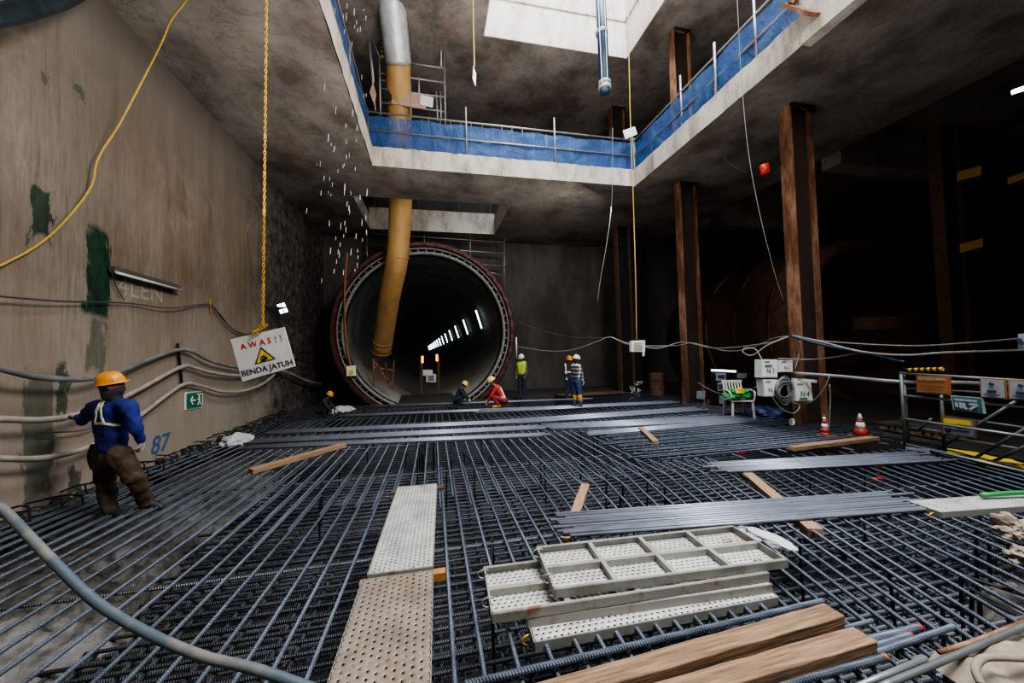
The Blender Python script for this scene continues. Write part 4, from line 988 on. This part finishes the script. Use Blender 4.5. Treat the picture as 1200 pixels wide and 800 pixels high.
# grey cabinets
XC=8.72
def cabinet(px0,px1,pt,pb,Y,label):
    a=AX(px0,pt,XC); z1=a.z; a.z=0; b=AX(px1,pt+3,XC-.02); b.z=0; a,b=V((a.x,a.y,0)),V((b.x,b.y,0))
    root=empty('grey_cabinet',label,'cabinet',a,world=True)
    d=(b-a); n=V((.75,.0,0))
    vs=[a,b,b+n,a+n]; vs=[V((v.x,v.y,0)) for v in vs]+[V((v.x,v.y,z1)) for v in vs]
    m=MB(); m.add(vs,[(0,3,2,1),(4,5,6,7),(0,1,5,4),(1,2,6,5),(2,3,7,6),(3,0,4,7)]); m.build('cabinet_body',K['cabinet'],root)
    m=MB(); v2=[V((v.x,v.y,z1)) for v in vs[:4]]; c=sum(v2,V())/4; q=[c+(v-c)*1.06 for v in v2]; m.add(q+[v+V((0,0,.04)) for v in q],[(0,3,2,1),(4,5,6,7),(0,1,5,4),(1,2,6,5),(2,3,7,6),(3,0,4,7)]); m.build('lid',K['dscaf'],root)
    for i in range(5):
        u=.25+.11*i; p=vs[0].lerp(vs[1],u)-n*.03; h=z1*.72; q=vs[0].lerp(vs[1],u+.07)-n*.03
        MB().add([p+V((0,0,h-.05)),q+V((0,0,h-.05)),q+V((0,0,h+.02))+(q-p)*.3,p+V((0,0,h+.02))+(q-p)*.3],[(0,1,2,3)]) 
        m=MB(); m.add([p+V((0,0,h-.05)),q+V((0,0,h-.05)),q+V((0,0,h+.02))+(q-p)*.3,p+V((0,0,h+.02))+(q-p)*.3],[(0,1,2,3)]); m.build('hazard_stripe',K['orend'] if i%2==0 else K['black'],root)
cabinet(1030,1062,496,524,0,'grey-green metal cabinet with hazard stripes, left of the railing post')
cabinet(1066,1110,502,534,0,'second grey-green cabinet seen behind the railing bars')
# ------------------------------------------------------------------ right railing (scaffold barrier)
XB=G(1058,527,0).x
root=empty('scaffold_barrier','steel scaffold barrier of long pipes along the right side of the deck','barrier',G(1058,527,0),world=True)
def xb(px,py,o=0): return AX(px,py,XB+o)
for px,y0,y1,o in ((1056,438,528,0),(1059,438,528,.05),(1103,460,545,.5),(1135,520,590,0)):
    a=xb(px,y0,o); b=V((a.x,a.y,0)); 
    if px==1135: continue
    MB().cyl(a,b,.024,n=8).build('standard',K['dscaf'],root,True)
for (a,b) in (((1055,437),(1215,447)),((1056,463),(1215,478)),((1056,490),(1215,513)),((1056,519),(1215,556))):
    MB().cyl(xb(*a),xb(*b),.020,n=8).build('ledger',K['dscaf2'],root,True)
for (a,b) in (((1060,455),(1215,463)),((1058,500),(1105,506)),((1104,487),(1215,503)),((1104,511),(1215,529))):
    MB().cyl(xb(*a,.9),xb(*b,.9),.020,n=8).build('ledger',K['dscaf'],root,True)
for (a,b) in (((1090,532),(1190,470)),((1145,535),(1215,494)),((1165,540),(1215,516)),((1075,505),(1092,490))):
    MB().cyl(xb(*a,.5),xb(*b,.5),.020,n=8).build('brace',K['dscaf'],root,True)
root=empty('twisted_yellow_rope','yellow-black twisted tape along the top of the scaffold barrier','tape',xb(1080,433),world=True)
for i in range(12): MB().cyl(xb(1062+3.6*i,433.5-.1*i),xb(1065.6+3.6*i,433.3-.1*i),.03,n=6).build('tape_band',K['ybell'] if i%2 else K['black'],root)
def bsign(name,label,q,mat,border=None,marks=(),o=-.06):
    root=empty(name,label,'sign',xb(q[0][0],q[0][1],o),world=True)
    c4=[xb(*p,o) for p in q]
    if border: board('frame',*c4,K[border],root,.015); c4b=inner(c4,.88,(-.01,0,0)); board('plate',*c4b,K[mat],root,.008)
    else: board('plate',*c4,K[mat],root,.015); c4b=c4
    for (u0,v0,u1,v1,w,mm) in marks:
        MB().bar(onq(c4b,u0,v0,(-.02,0,0)),onq(c4b,u1,v1,(-.02,0,0)),w,.004,up=(1,0,0)).build('print_mark',K[mm],root)
    return root
bsign('orange_board','orange rectangular board hung on the scaffold barrier',((1074,440),(1114,441),(1114,463),(1074,460)),'orange','orend',((.05,.12,.95,.12,.03,'tarp'),(.1,.6,.9,.6,.015,'redbrown')))
bsign('teal_sign','teal sign with pale lettering tilted below the orange board',((1114,463),(1152,466),(1155,485),(1117,480)),'teal','paper',((.1,.2,.9,.2,.03,'paper'),(.15,.4,.15,.8,.03,'paper'),(.3,.4,.3,.85,.03,'paper'),(.42,.4,.42,.8,.03,'paper'),(.42,.8,.52,.8,.03,'paper'),(.6,.45,.9,.45,.03,'paper'),(.9,.45,.6,.85,.03,'paper')))
K['sheet']=simple('pale_blue_white_sheet',(.26,.28,.32),.6)
mk=((.4,.22,.6,.3,.035,'ink'),(.3,.68,.7,.68,.045,'ink'),(.15,.85,.85,.85,.015,'ink'))
bsign('framed_notice','left orange-framed white notice at the right end of the barrier',((1148,442),(1179,444),(1180,468),(1149,466)),'sheet','orange',mk)
bsign('framed_notice','right orange-framed white notice at the right end of the barrier',((1181,444),(1215,446),(1216,470),(1182,468)),'sheet','orange',mk)
bsign('framed_notice','yellow and white notice with orange frame low on the barrier',((1103,488),(1144,492),(1144,514),(1104,509)),'sheet','orange',((.05,.15,.95,.15,.07,'yellow'),(.5,.35,.7,.35,.04,'gcloth'),(.1,.6,.2,.85,.04,'ink'),(.2,.85,.3,.6,.04,'ink'),(.35,.7,.9,.7,.03,'ink')),o=.3)
bsign('white_board','small white board at the foot of the barrier',((1061,523),(1089,527),(1089,535),(1061,531)),'sheet',None,((.1,.5,.9,.5,.03,'ink'),),o=-.1)
bsign('corner_notice','small blue and white notice at the extreme right edge above the barrier',((1193,391),(1207,390),(1207,410),(1193,410)),'sheet',None,((.1,.3,.5,.7,.04,'ink'),),o=-.8)
# yellow fittings low behind the barrier
crumple('yellow_fittings',xb(1150,537,.9),.12,.4,.05,K['yellow'],'heap of yellow fittings low behind the barrier','fittings',3,.6)
# ------------------------------------------------------------------ dark bay on the right
sh=empty('tunnelling_shield','huge dim rusty tunnelling shield lying in the dark right bay','machine',(14.5,12.0,2.4))
MB().lathe([(2.6,-2.5),(3.0,-2.5),(3.0,4),(2.6,4)],n=64,close=True).build('shell',K['brown'],sh,True)
for y in (-1.5,0,1.5,3): MB().lathe([(3.0,y),(3.06,y),(3.06,y+.12),(3.0,y+.12)],n=64,close=True).build('stiffener_ring',K['rust'],sh,True)
for z in range(6):
    for k in range(5):
        a=AY(1000+3*k,385-2.2*z+k*.6,9.0+.1*k); b=AY(1082,383-2.4*z+k*.6,8.2+.1*k)
        if k: continue
        o=MB().cyl(a,b,.05,n=8).build('stacked_pipe',K['brown'],smooth=True); tag(o,'dim brown pipe in the stack beneath the shield','pipe','stacked pipes in the dark right bay')
em=emis('amber_board_glow',(1,.55,.06),.05)
for i,(x0,y0,x1,y1,l) in enumerate(((1123,197,1150,208,'upper left dim amber panel in the dark right bay'),(1182,204,1202,212,'right dim amber panel in the dark right bay'),(1126,282,1152,292,'lower dim amber panel in the dark right bay'))):
    o=board('amber_panel',*[AY(x,y,5.0) for x,y in ((x0,y0+4),(x1,y0-3),(x1,y1-3),(x0,y1+4))],em,None); tag(o,l,'panel')
root=empty('floodlight','bright white floodlight high in the dark right bay','lamp',AY(1195,106,4.0),world=True)
board('lens',*[AY(x,y,4.0) for x,y in ((1190,104),(1205,99),(1205,104),(1191,108.5))],emis('floodlight_lens',(.85,.95,1),8),root,.05)
# ------------------------------------------------------------------ water drops
dm=MB().sph((0,0,0),1,n=6,m=6); dob=dm.build('water_drop',simple('bright_water',(.8,.82,.85),.3),smooth=True); first=True
random.seed(21)
for i in range(110):
    py=R(0,330)**1.0; px=(395+py*.03)+random.gauss(0,14) if random.random()<.8 else R(375,430)
    D=R(6.5,9.5); o=dob if first else dob.copy()
    if not first: col.objects.link(o)
    first=False
    o.location=AD(px,py,D); s_=R(.4,1.1); o.scale=(.003*s_+.0028,.003*s_+.0028,.085*s_); o.rotation_euler=(0,R(.0,.1),0)
    tag(o,'falling drop of water in the stream dripping beside the left slab edge','water drop','falling water drops')
# ------------------------------------------------------------------ people
def blob(name,segs,mat,parent,voxel=.012,smooth=6,ell=(),disp=None):
    mb=MB()
    for p,q,r1,r2 in segs:
        mb.cyl(p,q,r1,r2,n=14); mb.sph(p,r1,n=14,m=9); mb.sph(q,r2,n=14,m=9)
    for e in ell: mb.sph(e[0],e[1],*e[2],n=18,m=12,mat=e[3] if len(e)>3 else None)
    o=mb.build(name,mat,parent,True)
    r_=o.modifiers.new('remesh','REMESH'); r_.mode='VOXEL'; r_.voxel_size=voxel; r_.use_smooth_shade=True
    s_=o.modifiers.new('smooth','SMOOTH'); s_.factor=.5; s_.iterations=smooth
    if disp:
        t=bpy.data.textures.new('folds','CLOUDS'); t.noise_scale=disp[1]; d=o.modifiers.new('folds','DISPLACE'); d.texture=t; d.strength=disp[0]; d.mid_level=.5; d.texture_coords='LOCAL'
    return o
def helmet(parent,c,updir,face,r,mat,name='helmet'):
    u=V(updir).normalized(); f=V(face); f=(f-u*f.dot(u)).normalized(); s_=u.cross(f)
    Mt=Matrix((s_,f,u)).transposed()
    mb=MB(); n=24; vs=[];fs=[]; prof=[(0,1.0),(.35,.95),(.62,.80),(.84,.56),(.96,.25),(1.0,-.05),(1.02,-.16),(1.09,-.2),(1.08,-.235),(.98,-.2),(.93,-.05)]
    for i in range(n):
        t=2*PI*i/n
        for k,(rr,zz) in enumerate(prof):
            ex=1.18; br=0
            if k in(7,8) : br=.26*max(0,math.sin(t))
            v=V((rr*math.cos(t)*r*.98,(rr*math.sin(t)*ex+br*1.0)*r,zz*r*1.0)); vs.append(Mt@v+V(c))
    m_=len(prof)
    for i in range(n):
        for k in range(m_-1): fs.append((i*m_+k,i*m_+k+1,((i+1)%n)*m_+k+1,((i+1)%n)*m_+k))
    mb.add(vs,fs); o=mb.build(name,mat,parent,True)
    ridge=MB(); ridge.tube([Mt@V((0,math.sin(a)*r*1.17,math.cos(a)*r*1.01))+V(c) for a in [(-1.1+i*.22) for i in range(11)]],.012*r/.14,6); ridge.build('crest_ridge',mat,o,True)
    ridge=col.objects[-1]; 
    return o
skin=simple('brown_skin',(.22,.12,.075),.55,0,.15,10)
glove=simple('dusty_glove',(.45,.42,.38),.8)
def person(label,J,face,mats,s=1.0,voxel=.014,extras=None,gloved=True,group=None,baggy=1.0,fold=.02,mask=False,hr_=.118):
    """J: world joints. s: body scale (1 = 1.7 m)."""
    J={k:V(v) for k,v in J.items()}
    foot=(J['al']+J['ar'])/2; root=empty('person',label,'person',V((foot.x,foot.y,0)),world=True,group=group)
    h=J['head']; up_=(h-J['neck']).normalized(); f=V(face); f=(f-up_*f.dot(up_)).normalized(); sd=up_.cross(f)
    Mt=Matrix((sd,f,up_)).transposed()
    def lr(a): return J[a+'l'],J[a+'r']
    sl,sr=lr('s');el,er=lr('e');wl_,wr=lr('w');hl,hr=lr('h');kl,kr=lr('k');al,ar=lr('a');tl,tr_=lr('t')
    pel=(hl+hr)/2; chest=(sl+sr)/2
    seg=[(chest-(chest-pel)*.15,pel,.115*s,.10*s),(J['neck'],chest,.055*s,.07*s),(h-up_*.05*s,J['neck'],.055*s,.052*s),(chest,sl,.07*s,.055*s),(chest,sr,.07*s,.055*s)]
    for a,b,c,hh,k_,a_,t_ in ((sl,el,wl_,hl,kl,al,tl),(sr,er,wr,hr,kr,ar,tr_)):
        seg+=[(a,b,.05*s,.04*s),(b,c,.04*s,.027*s),(hh,k_,.08*s,.055*s),(k_,a_,.053*s,.035*s),(a_,t_,.035*s,.025*s)]
    ell=[(h,.1*s,(.76,.95,1.12),Mt),(h+f*.10*s-up_*.01*s,.016*s,(1,1.3,1.5),Mt),(h+sd*.078*s,.022*s,(.4,1,1.4),Mt),(h-sd*.078*s,.022*s,(.4,1,1.4),Mt),(h+f*.075*s-up_*.075*s,.03*s,(1.1,1,.8),Mt)]
    # hands: palm, four fingers and a thumb
    for k in ('l','r'):
        w=J['w'+k]; e_=J['e'+k]; hd=J.get('d'+k) or (w-e_); hd=V(hd).normalized(); cu=V(J.get('c'+k,(0,0,-1))); cu=(cu-hd*cu.dot(hd)); cu=cu.normalized() if cu.length>1e-3 else hd.orthogonal().normalized(); ac=hd.cross(cu)
        pm=w+hd*.05*s
        for i in range(4):
            o_=ac*(i-1.5)*.020*s; L=(.055,.065,.062,.048)[i]*s
            b0=w+hd*.015*s+o_*.7; b1=w+hd*.085*s+o_; b2=b1+(hd*.75+cu*.65).normalized()*L*.55; b3=b2+(hd*.05+cu*1.0).normalized()*L*.5
            seg+=[(b0,b1,.015*s,.0115*s),(b1,b2,.0105*s,.0095*s),(b2,b3,.0095*s,.008*s)]
        b0=w+hd*.025*s-ac*.02*s; b1=b0+(hd*.5-ac*.7+cu*.5).normalized()*.045*s; b2=b1+(hd*.7+cu*.7).normalized()*.035*s
        seg+=[(b0,b1,.014*s,.011*s),(b1,b2,.011*s,.009*s)]
    blob('body',seg,skin,root,voxel*.6 if voxel<.013 else voxel,3,ell)
    # eyes and mouth
    m=MB()
    for q in (-1,1): m.sph(h+f*.088*s+sd*q*.032*s+up_*.012*s,.0105*s,n=8,m=6)
    m.build('eyes',K['black'],root,True); MB().sph(h+f*.094*s-up_*.048*s,.02*s,1,.3,.25,n=10,m=6,mat=Mt).build('mouth',simple('lips',(.16,.06,.05)),root,True)
    # gloves
    if gloved:
        for k in ('l','r'):
            w=J['w'+k]; e_=J['e'+k]; hd=V(J.get('d'+k) or (w-e_)).normalized(); cu=V(J.get('c'+k,(0,0,-1))); cu=(cu-hd*cu.dot(hd)).normalized(); ac=hd.cross(cu)
            sg=[(w-(w-e_).normalized()*.02*s,w+hd*.03*s,.032*s,.03*s)]
            for i in range(4):
                o_=ac*(i-1.5)*.021*s; L=(.055,.065,.062,.048)[i]*s
                b0=w+hd*.015*s+o_*.7; b1=w+hd*.088*s+o_; b2=b1+(hd*.75+cu*.65).normalized()*L*.58; b3=b2+(hd*.05+cu*1.0).normalized()*L*.52
                sg+=[(b0,b1,.018*s,.014*s),(b1,b2,.013*s,.0118*s),(b2,b3,.0118*s,.010*s)]
            b0=w+hd*.025*s-ac*.02*s; b1=b0+(hd*.5-ac*.7+cu*.5).normalized()*.048*s; b2=b1+(hd*.7+cu*.7).normalized()*.037*s
            sg+=[(b0,b1,.017*s,.0135*s),(b1,b2,.0135*s,.011*s)]
            blob('glove',sg,glove,root,voxel*.6 if voxel<.013 else voxel,2)
    # shirt
    ax=(sr-sl).normalized(); dn=(pel-chest).normalized()
    ss=[(chest+ax*.09*s+dn*.05*s,pel+ax*.06*s-dn*.09*s,.118*s,.108*s),(chest-ax*.09*s+dn*.05*s,pel-ax*.06*s-dn*.09*s,.118*s,.108*s),(chest+dn*.04*s,pel-dn*.09*s,.12*s,.115*s),(J['neck'].lerp(chest,.5),chest,.062*s,.09*s),(chest,sl,.09*s,.072*s),(chest,sr,.09*s,.072*s)]
    for a,b,c in ((sl,el,wl_),(sr,er,wr)): ss+=[(a,b,.073*s,.056*s),(b,c+(b-c).normalized()*.02*s,.058*s,.042*s)]
    shirt=blob('shirt',ss,mats['shirt'],root,voxel,5,(),(fold*s,.09*s))
    ts=[(hl,hr,.105*s,.105*s),(pel-dn*.05*s,pel+dn*.04*s,.11*s,.115*s)]
    for hh,k_,a_ in ((hl,kl,al),(hr,kr,ar)):
        ts+=[(hh,k_,.108*s*baggy,.080*s*baggy),(k_,a_+(k_-a_).normalized()*.03*s,.078*s*baggy,.066*s*baggy)]
    blob('trousers',ts,mats['trousers'],root,voxel,5,(),(fold*1.3*s,.1*s))
    for a_,t_,k_ in ((al,tl,kl),(ar,tr_,kr)):
        hs=mats.get('boot_h',.12)
        blob('boot',[(a_+(k_-a_).normalized()*hs*s,a_,.058*s+mats.get('boot_w',0),.05*s),(a_-(t_-a_).normalized()*.03*s-V((0,0,.02*s)),t_,.045*s,.042*s),(a_,t_+V((0,0,.01)),.05*s,.036*s)],mats['boot'],root,voxel,4)
    blob('hair',[(h-f*.02*s+up_*.02*s,h-f*.035*s-up_*.05*s,.088*s,.07*s)],K['black'],root,voxel,3)
    hc=h+up_*.055*s; helmet(root,hc,up_ ,f,hr_*s,mats['helmet'])
    if mask: blob('face_scarf',[(h+f*.035*s-up_*.055*s,h-f*.02*s-up_*.10*s,.075*s,.085*s),(J['neck']-up_*.01,J['neck']+up_*.04,.075*s,.07*s)],mats['scarf'],root,voxel,4,(),(.02,.05))
    return root,shirt
def straps(root,shirt,lines,mat,fromdir,w=.035,name='harness_strap'):
    """lay flat straps on the shirt surface: each line is a list of world points cast along fromdir"""
    bpy.context.view_layer.update(); dg=bpy.context.evaluated_depsgraph_get(); ev=shirt.evaluated_get(dg); inv=ev.matrix_world.inverted(); d=V(fromdir).normalized()
    for ln in lines:
        pts=[]
        P_=[V(p) for p in ln]; dense=[]
        for a,b in zip(P_,P_[1:]):
            for i in range(8): dense.append(a.lerp(b,i/8))
        dense.append(P_[-1])
        for p in dense:
            o=inv@(p-d*1.0); ok,loc,nr,_=ev.ray_cast(o,(inv.to_3x3()@d).normalized(),distance=2.0)
            if ok: pts.append((ev.matrix_world@loc,(ev.matrix_world.to_3x3()@nr).normalized()))
        if len(pts)<2: continue
        mb=MB();vs=[];fs=[]
        for i,(p,nr) in enumerate(pts):
            t=(pts[min(i+1,len(pts)-1)][0]-pts[max(i-1,0)][0]).normalized(); s_=t.cross(nr).normalized()
            for a,b in ((-1,.004),(1,.004),(1,.012),(-1,.012)): vs.append(p+s_*a*w/2+nr*b)
        for i in range(len(pts)-1):
            for k in range(4): fs.append((4*i+k,4*i+(k+1)%4,4*i+4+(k+1)%4,4*i+4+k))
        mb.add(vs,fs); mb.build(name,mat,root)
blue=simple('royal_blue_cotton',(.009,.02,.20),.85,0,.5,5); brownp=simple('dark_brown_trousers',(.075,.048,.026),.85,0,.5,4,.2,c2=(.022,.016,.012)); bootd=simple('black_boot',(.02,.018,.017),.6)
yh=simple('orange_yellow_helmet',(.80,.34,.025),.35,0,.3,9,c2=(.55,.20,.02)); wh=simple('white_helmet',(.72,.70,.62),.35); strapm=simple('cream_webbing',(.75,.75,.62),.7)
# --- blue-shirted worker by the left wall
fd=(G(128,603,0)-C).dot(fw); D=fd
J=dict(head=AD(130.5,452,D-.02),neck=AD(134,466,D),sl=AD(110,476,D+.10),sr=AD(151,475,D-.08),el=AD(97,493,D+.22),wl=AD(91,488,D+.26),er=AD(160,501,D-.08),wr=AD(165,518,D-.0),
  hl=AD(122,533,D+.05),hr=AD(140,533,D-.05),kl=AD(124,563,D+.04),kr=AD(157,559,D-.02),al=AD(129,599,D+.02),ar=AD(172,589,D+.18),tl=AD(148,604,D+.0),tr=AD(188,594,D+.20),
  cl=(0,0,-1),dl=(-.5,.3,.1),cr=(-.4,.2,-.4))
fdv=(rt*.75+fw*.45+up*.05)
root,shirt=person('worker in royal blue shirt, cream harness and yellow helmet, holding the wall hose',J,fdv,dict(shirt=blue,trousers=brownp,boot=bootd,helmet=yh,scarf=simple('dark_scarf',(.03,.025,.04),.9)),s=.97,voxel=.012,baggy=1.12,fold=.035,mask=True,hr_=.108)
dv=fw
straps(root,shirt,[[AD(113,466,D-.1),AD(112,475,D-.1),AD(116,481,D-.1)],[AD(134,460,D-.1),AD(126,462,D-.1),AD(118,471,D-.1),AD(114,480,D-.1),AD(113,496,D-.1)],[AD(117,473,D-.1),AD(121,483,D-.1),AD(126,495,D-.1)],[AD(111,496,D-.1),AD(126,495,D-.1),AD(143,501,D-.1)]],strapm,fw,.024)
MB().tube([J['wr']+rt*.0+up*.02-fw*.02,J['wr']-up*.06,J['wr']-up*.1-rt*.02],.014,8).build('tool_tmp',K['rust'],None)
o=col.objects[-1]; o.name='hand_tool'; tag(o,'short rusty tool in the right hand of the blue-shirted worker','tool')
MB().tube(spline([J['hl']-rt*.13+up*.12,J['hl']-rt*.17-up*.02,J['hl']-rt*.13-up*.16],5),.02,8).build('tool_lanyard',K['dark_steel'],root,True)
# --- standing far people
def stand(px,head,foot,facepx,label,mats,s=None,arm=3,gl=False,extraY=0,feet_dir=None):
    base=G(px,foot,.015); D=(base-C).dot(fw)
    H=(foot-head)*D/F; s=H/1.74
    def A(dx,h,dd=0): # dx metres right, h metres, dd depth away
        return V((base.x,base.y,0))+r0*dx*s+V((0,0,h*s))+V((fw.x,fw.y,0)).normalized()*dd*s
    f=V(facepx); fx=f.x; fy=f.y; face=r0*fx+V((fw.x,fw.y,0)).normalized()*fy
    sx=max(.35,abs(fy)); o=.17*sx; od=.17*abs(fx)
    J=dict(head=A(.0+fx*.03,1.60,fy*.03),neck=A(0,1.46),sl=A(-o,1.39,od),sr=A(o,1.39,-od),el=A(-o*1.25-.02+fx*.03,1.12,od),er=A(o*1.25+.02+fx*.03,1.12,-od),wl=A(-o*1.1+fx*.14,.90,od+fy*.1),wr=A(o*1.1+fx*.14,.90,-od+fy*.1),
      hl=A(-.085*sx,.92,.085*abs(fx)),hr=A(.085*sx,.92,-.085*abs(fx)),kl=A(-.10*sx+fx*.03,.50,.1*abs(fx)),kr=A(.10*sx+fx*.03,.50,-.1*abs(fx)),al=A(-.11*sx-fx*.03,.08,.12*abs(fx)),ar=A(.11*sx+fx*.06,.08,-.12*abs(fx)),
      tl=A(-.11*sx+fx*.11,.045,.12*abs(fx)+fy*.14),tr=A(.11*sx+fx*.20,.045,-.12*abs(fx)+fy*.14))
    return person(label,J,face,mats,s=s,voxel=.018,gloved=gl,fold=.015)+(J,D,s)
navy=simple('dark_navy_trousers',(.012,.02,.045),.85); dark=simple('dark_shirt',(.018,.02,.026),.85); hiv=simple('hi_vis_vest',(.45,.60,.06),.7)
grey_sl=simple('dull_shirt',(.10,.06,.05),.85); white_gl=glove
def vest(root,J,s,mat,name='vest',lo=.05):
    ch=(J['sl']+J['sr'])/2; pe=(J['hl']+J['hr'])/2; ax=(J['sr']-J['sl']).normalized(); dn=(pe-ch).normalized()
    return blob(name,[(ch+ax*.085*s+dn*.03*s,pe+ax*.05*s-dn*lo*s,.132*s,.122*s),(ch-ax*.085*s+dn*.03*s,pe-ax*.05*s-dn*lo*s,.132*s,.122*s),(ch+dn*.05*s,pe-dn*lo*s,.13*s,.13*s)],mat,root,.018,4)
rtn,sh_,J_,D_,s_=stand(612.5,415,467,(-.35,-.9),'worker with white helmet and yellow-green vest standing right of the ring',dict(shirt=grey_sl,trousers=navy,boot=bootd,helmet=wh))
vest(rtn,J_,s_,hiv,lo=.12)
rtn,sh_,J_,D_,s_=stand(668,417,468,(.35,-.9),'worker in dark clothes with white harness and orange helmet beside the plaid-shirted man',dict(shirt=dark,trousers=navy,boot=bootd,helmet=yh),gl=True)
straps(rtn,sh_,[[J_['sl']+up*.1,J_['sl']-up*.3+rt*.03],[J_['sr']+up*.1,J_['sr']-up*.3-rt*.03],[J_['hl']+up*.18-rt*.1,J_['hr']+up*.18+rt*.1]],strapm,fw,.05)
def plaid():
    n=N('black_white_plaid'); X=n.xyz(); 
    a=n.math('GREATER_THAN',n.math('FRACT',n.math('MULTIPLY',n.math('ADD',X[0],n.math('MULTIPLY',X[1],.5)),9)),.5); b=n.math('GREATER_THAN',n.math('FRACT',n.math('MULTIPLY',X[2],9)),.5)
    n.col(n.ramp(n.math('MULTIPLY',n.math('ADD',a,b),.5),[(.2,(.02,.02,.025)),(.5,(.22,.21,.22)),(.9,(.6,.58,.56))])); return n.set(.85)
jeans=simple('blue_jeans',(.02,.06,.16),.85); ybt=simple('yellow_rubber_boot',(.75,.40,.03),.4); cream_h=simple('cream_helmet',(.78,.62,.36),.4)
stand(676.5,416,478,(.75,.5),'man in black and white plaid shirt, jeans and yellow boots',dict(shirt=plaid(),trousers=jeans,boot=ybt,helmet=cream_h,boot_h=.34,boot_w=.025),gl=True)
# --- crouching people
def crouch(px,head,foot,fx,label,mats,lean=.15,vestm=None,sit=False,gl=True):
    base=G(px,foot,.015); D=(base-C).dot(fw); H=(foot-head)*D/F; s=H/.98
    f2=V((fw.x,fw.y,0)).normalized()
    def A(dx,h,dd=0): return V((base.x,base.y,0))+r0*dx*fx*s+V((0,0,h*s))+f2*dd*s
    J=dict(head=A(.24,.86,.0),neck=A(.17,.74),sl=A(.10,.68,.17),sr=A(.10,.68,-.17),el=A(.26,.42,.2),er=A(.26,.42,-.2),wl=A(.42,.24,.12),wr=A(.40,.22,-.12),
      hl=A(-.14,.24,.09),hr=A(-.14,.24,-.09),kl=A(.26,.42,.14),kr=A(.24,.40,-.14),al=A(-.0,.09,.13),ar=A(.03,.09,-.13),tl=A(.2,.05,.15),tr=A(.22,.05,-.15),cl=(0,0,-1),cr=(0,0,-1))
    face=r0*fx*.9-f2*.35-V((0,0,.4))
    root,sh=person(label,J,face,mats,s=s*.98,voxel=.018,gloved=gl,fold=.015); 
    if vestm: vest(root,J,s*.98,vestm,lo=.02)
    return root,sh,J
redv=simple('red_vest',(.50,.03,.025),.7); redt=simple('dark_red_trousers',(.22,.015,.02),.8)
ylh=simple('yellow_helmet',(.80,.55,.10),.4)
rtn,sh_,J_=crouch(586,442,477,-1,'crouching worker in red vest and yellow helmet on the far deck',dict(shirt=redv,trousers=redt,boot=ybt,helmet=ylh),vestm=None)
straps(rtn,sh_,[[J_['sr']+up*.05+rt*.1,J_['hr']+up*.15],[J_['hr']+up*.12-rt*.1,J_['hr']+up*.12+rt*.15]],strapm,fw,.06)
crouch(538,447,474,1,'crouching worker in dark clothes and yellow helmet in front of the tunnel mouth',dict(shirt=dark,trousers=navy,boot=bootd,helmet=ylh))
crouch(379,459,488,1,'seated worker in dark clothes and orange helmet by the rough far wall',dict(shirt=dark,trousers=dark,boot=bootd,helmet=yh))
# ------------------------------------------------------------------ light
w=bpy.data.worlds.new('overcast_sky'); sc.world=w; w.use_nodes=True; b=w.node_tree.nodes['Background']; b.inputs[0].default_value=(.80,.89,1,1); b.inputs[1].default_value=1.0
def area(name,loc,target,size,energy,c=(1,1,1),sy=None):
    l=bpy.data.lights.new(name,'AREA'); l.energy=energy; l.color=c; l.size=size
    if sy: l.shape='RECTANGLE'; l.size_y=sy
    o=bpy.data.objects.new(name,l); col.objects.link(o); o.location=loc; o.rotation_mode='QUATERNION'; o.rotation_quaternion=(V(target)-V(loc)).to_track_quat('-Z','Y'); return o
area('sky_light_shaft',(4.3,2.5,18.5),(4.3,2.5,0),5,5200,(.86,.93,1),14)
area('sky_light_near',(4.0,.6,7.4),(-1.5,6.0,1.0),2.0,900,(1,.94,.86))
area('portal_fill',(5.2,10.2,6.3),(1.6,15.5,.6),.6,110,(1,.95,.88))  # added fill to brighten the lower lining, not a site lamp
area('deck_bounce',(1.0,5.5,3.4),(1.0,5.5,9),7,420,(1,.95,.88),9)
area('dark_bay_fill',(11.5,6.8,4.6),(13.5,10.5,3.2),.4,7,(1,.85,.7))  # unseen fill added so the shield shows faintly
area('slab_bounce',(2.5,5,8.3),(2.5,5,14),7,650,(1,.96,.92),9)
sc.view_settings.view_transform='AgX'; sc.view_settings.look='AgX - Medium High Contrast'; sc.view_settings.exposure=.0
sc.cycles.use_preview_denoising=False
sc.cycles.max_bounces=6; sc.cycles.diffuse_bounces=4; sc.cycles.transparent_max_bounces=8
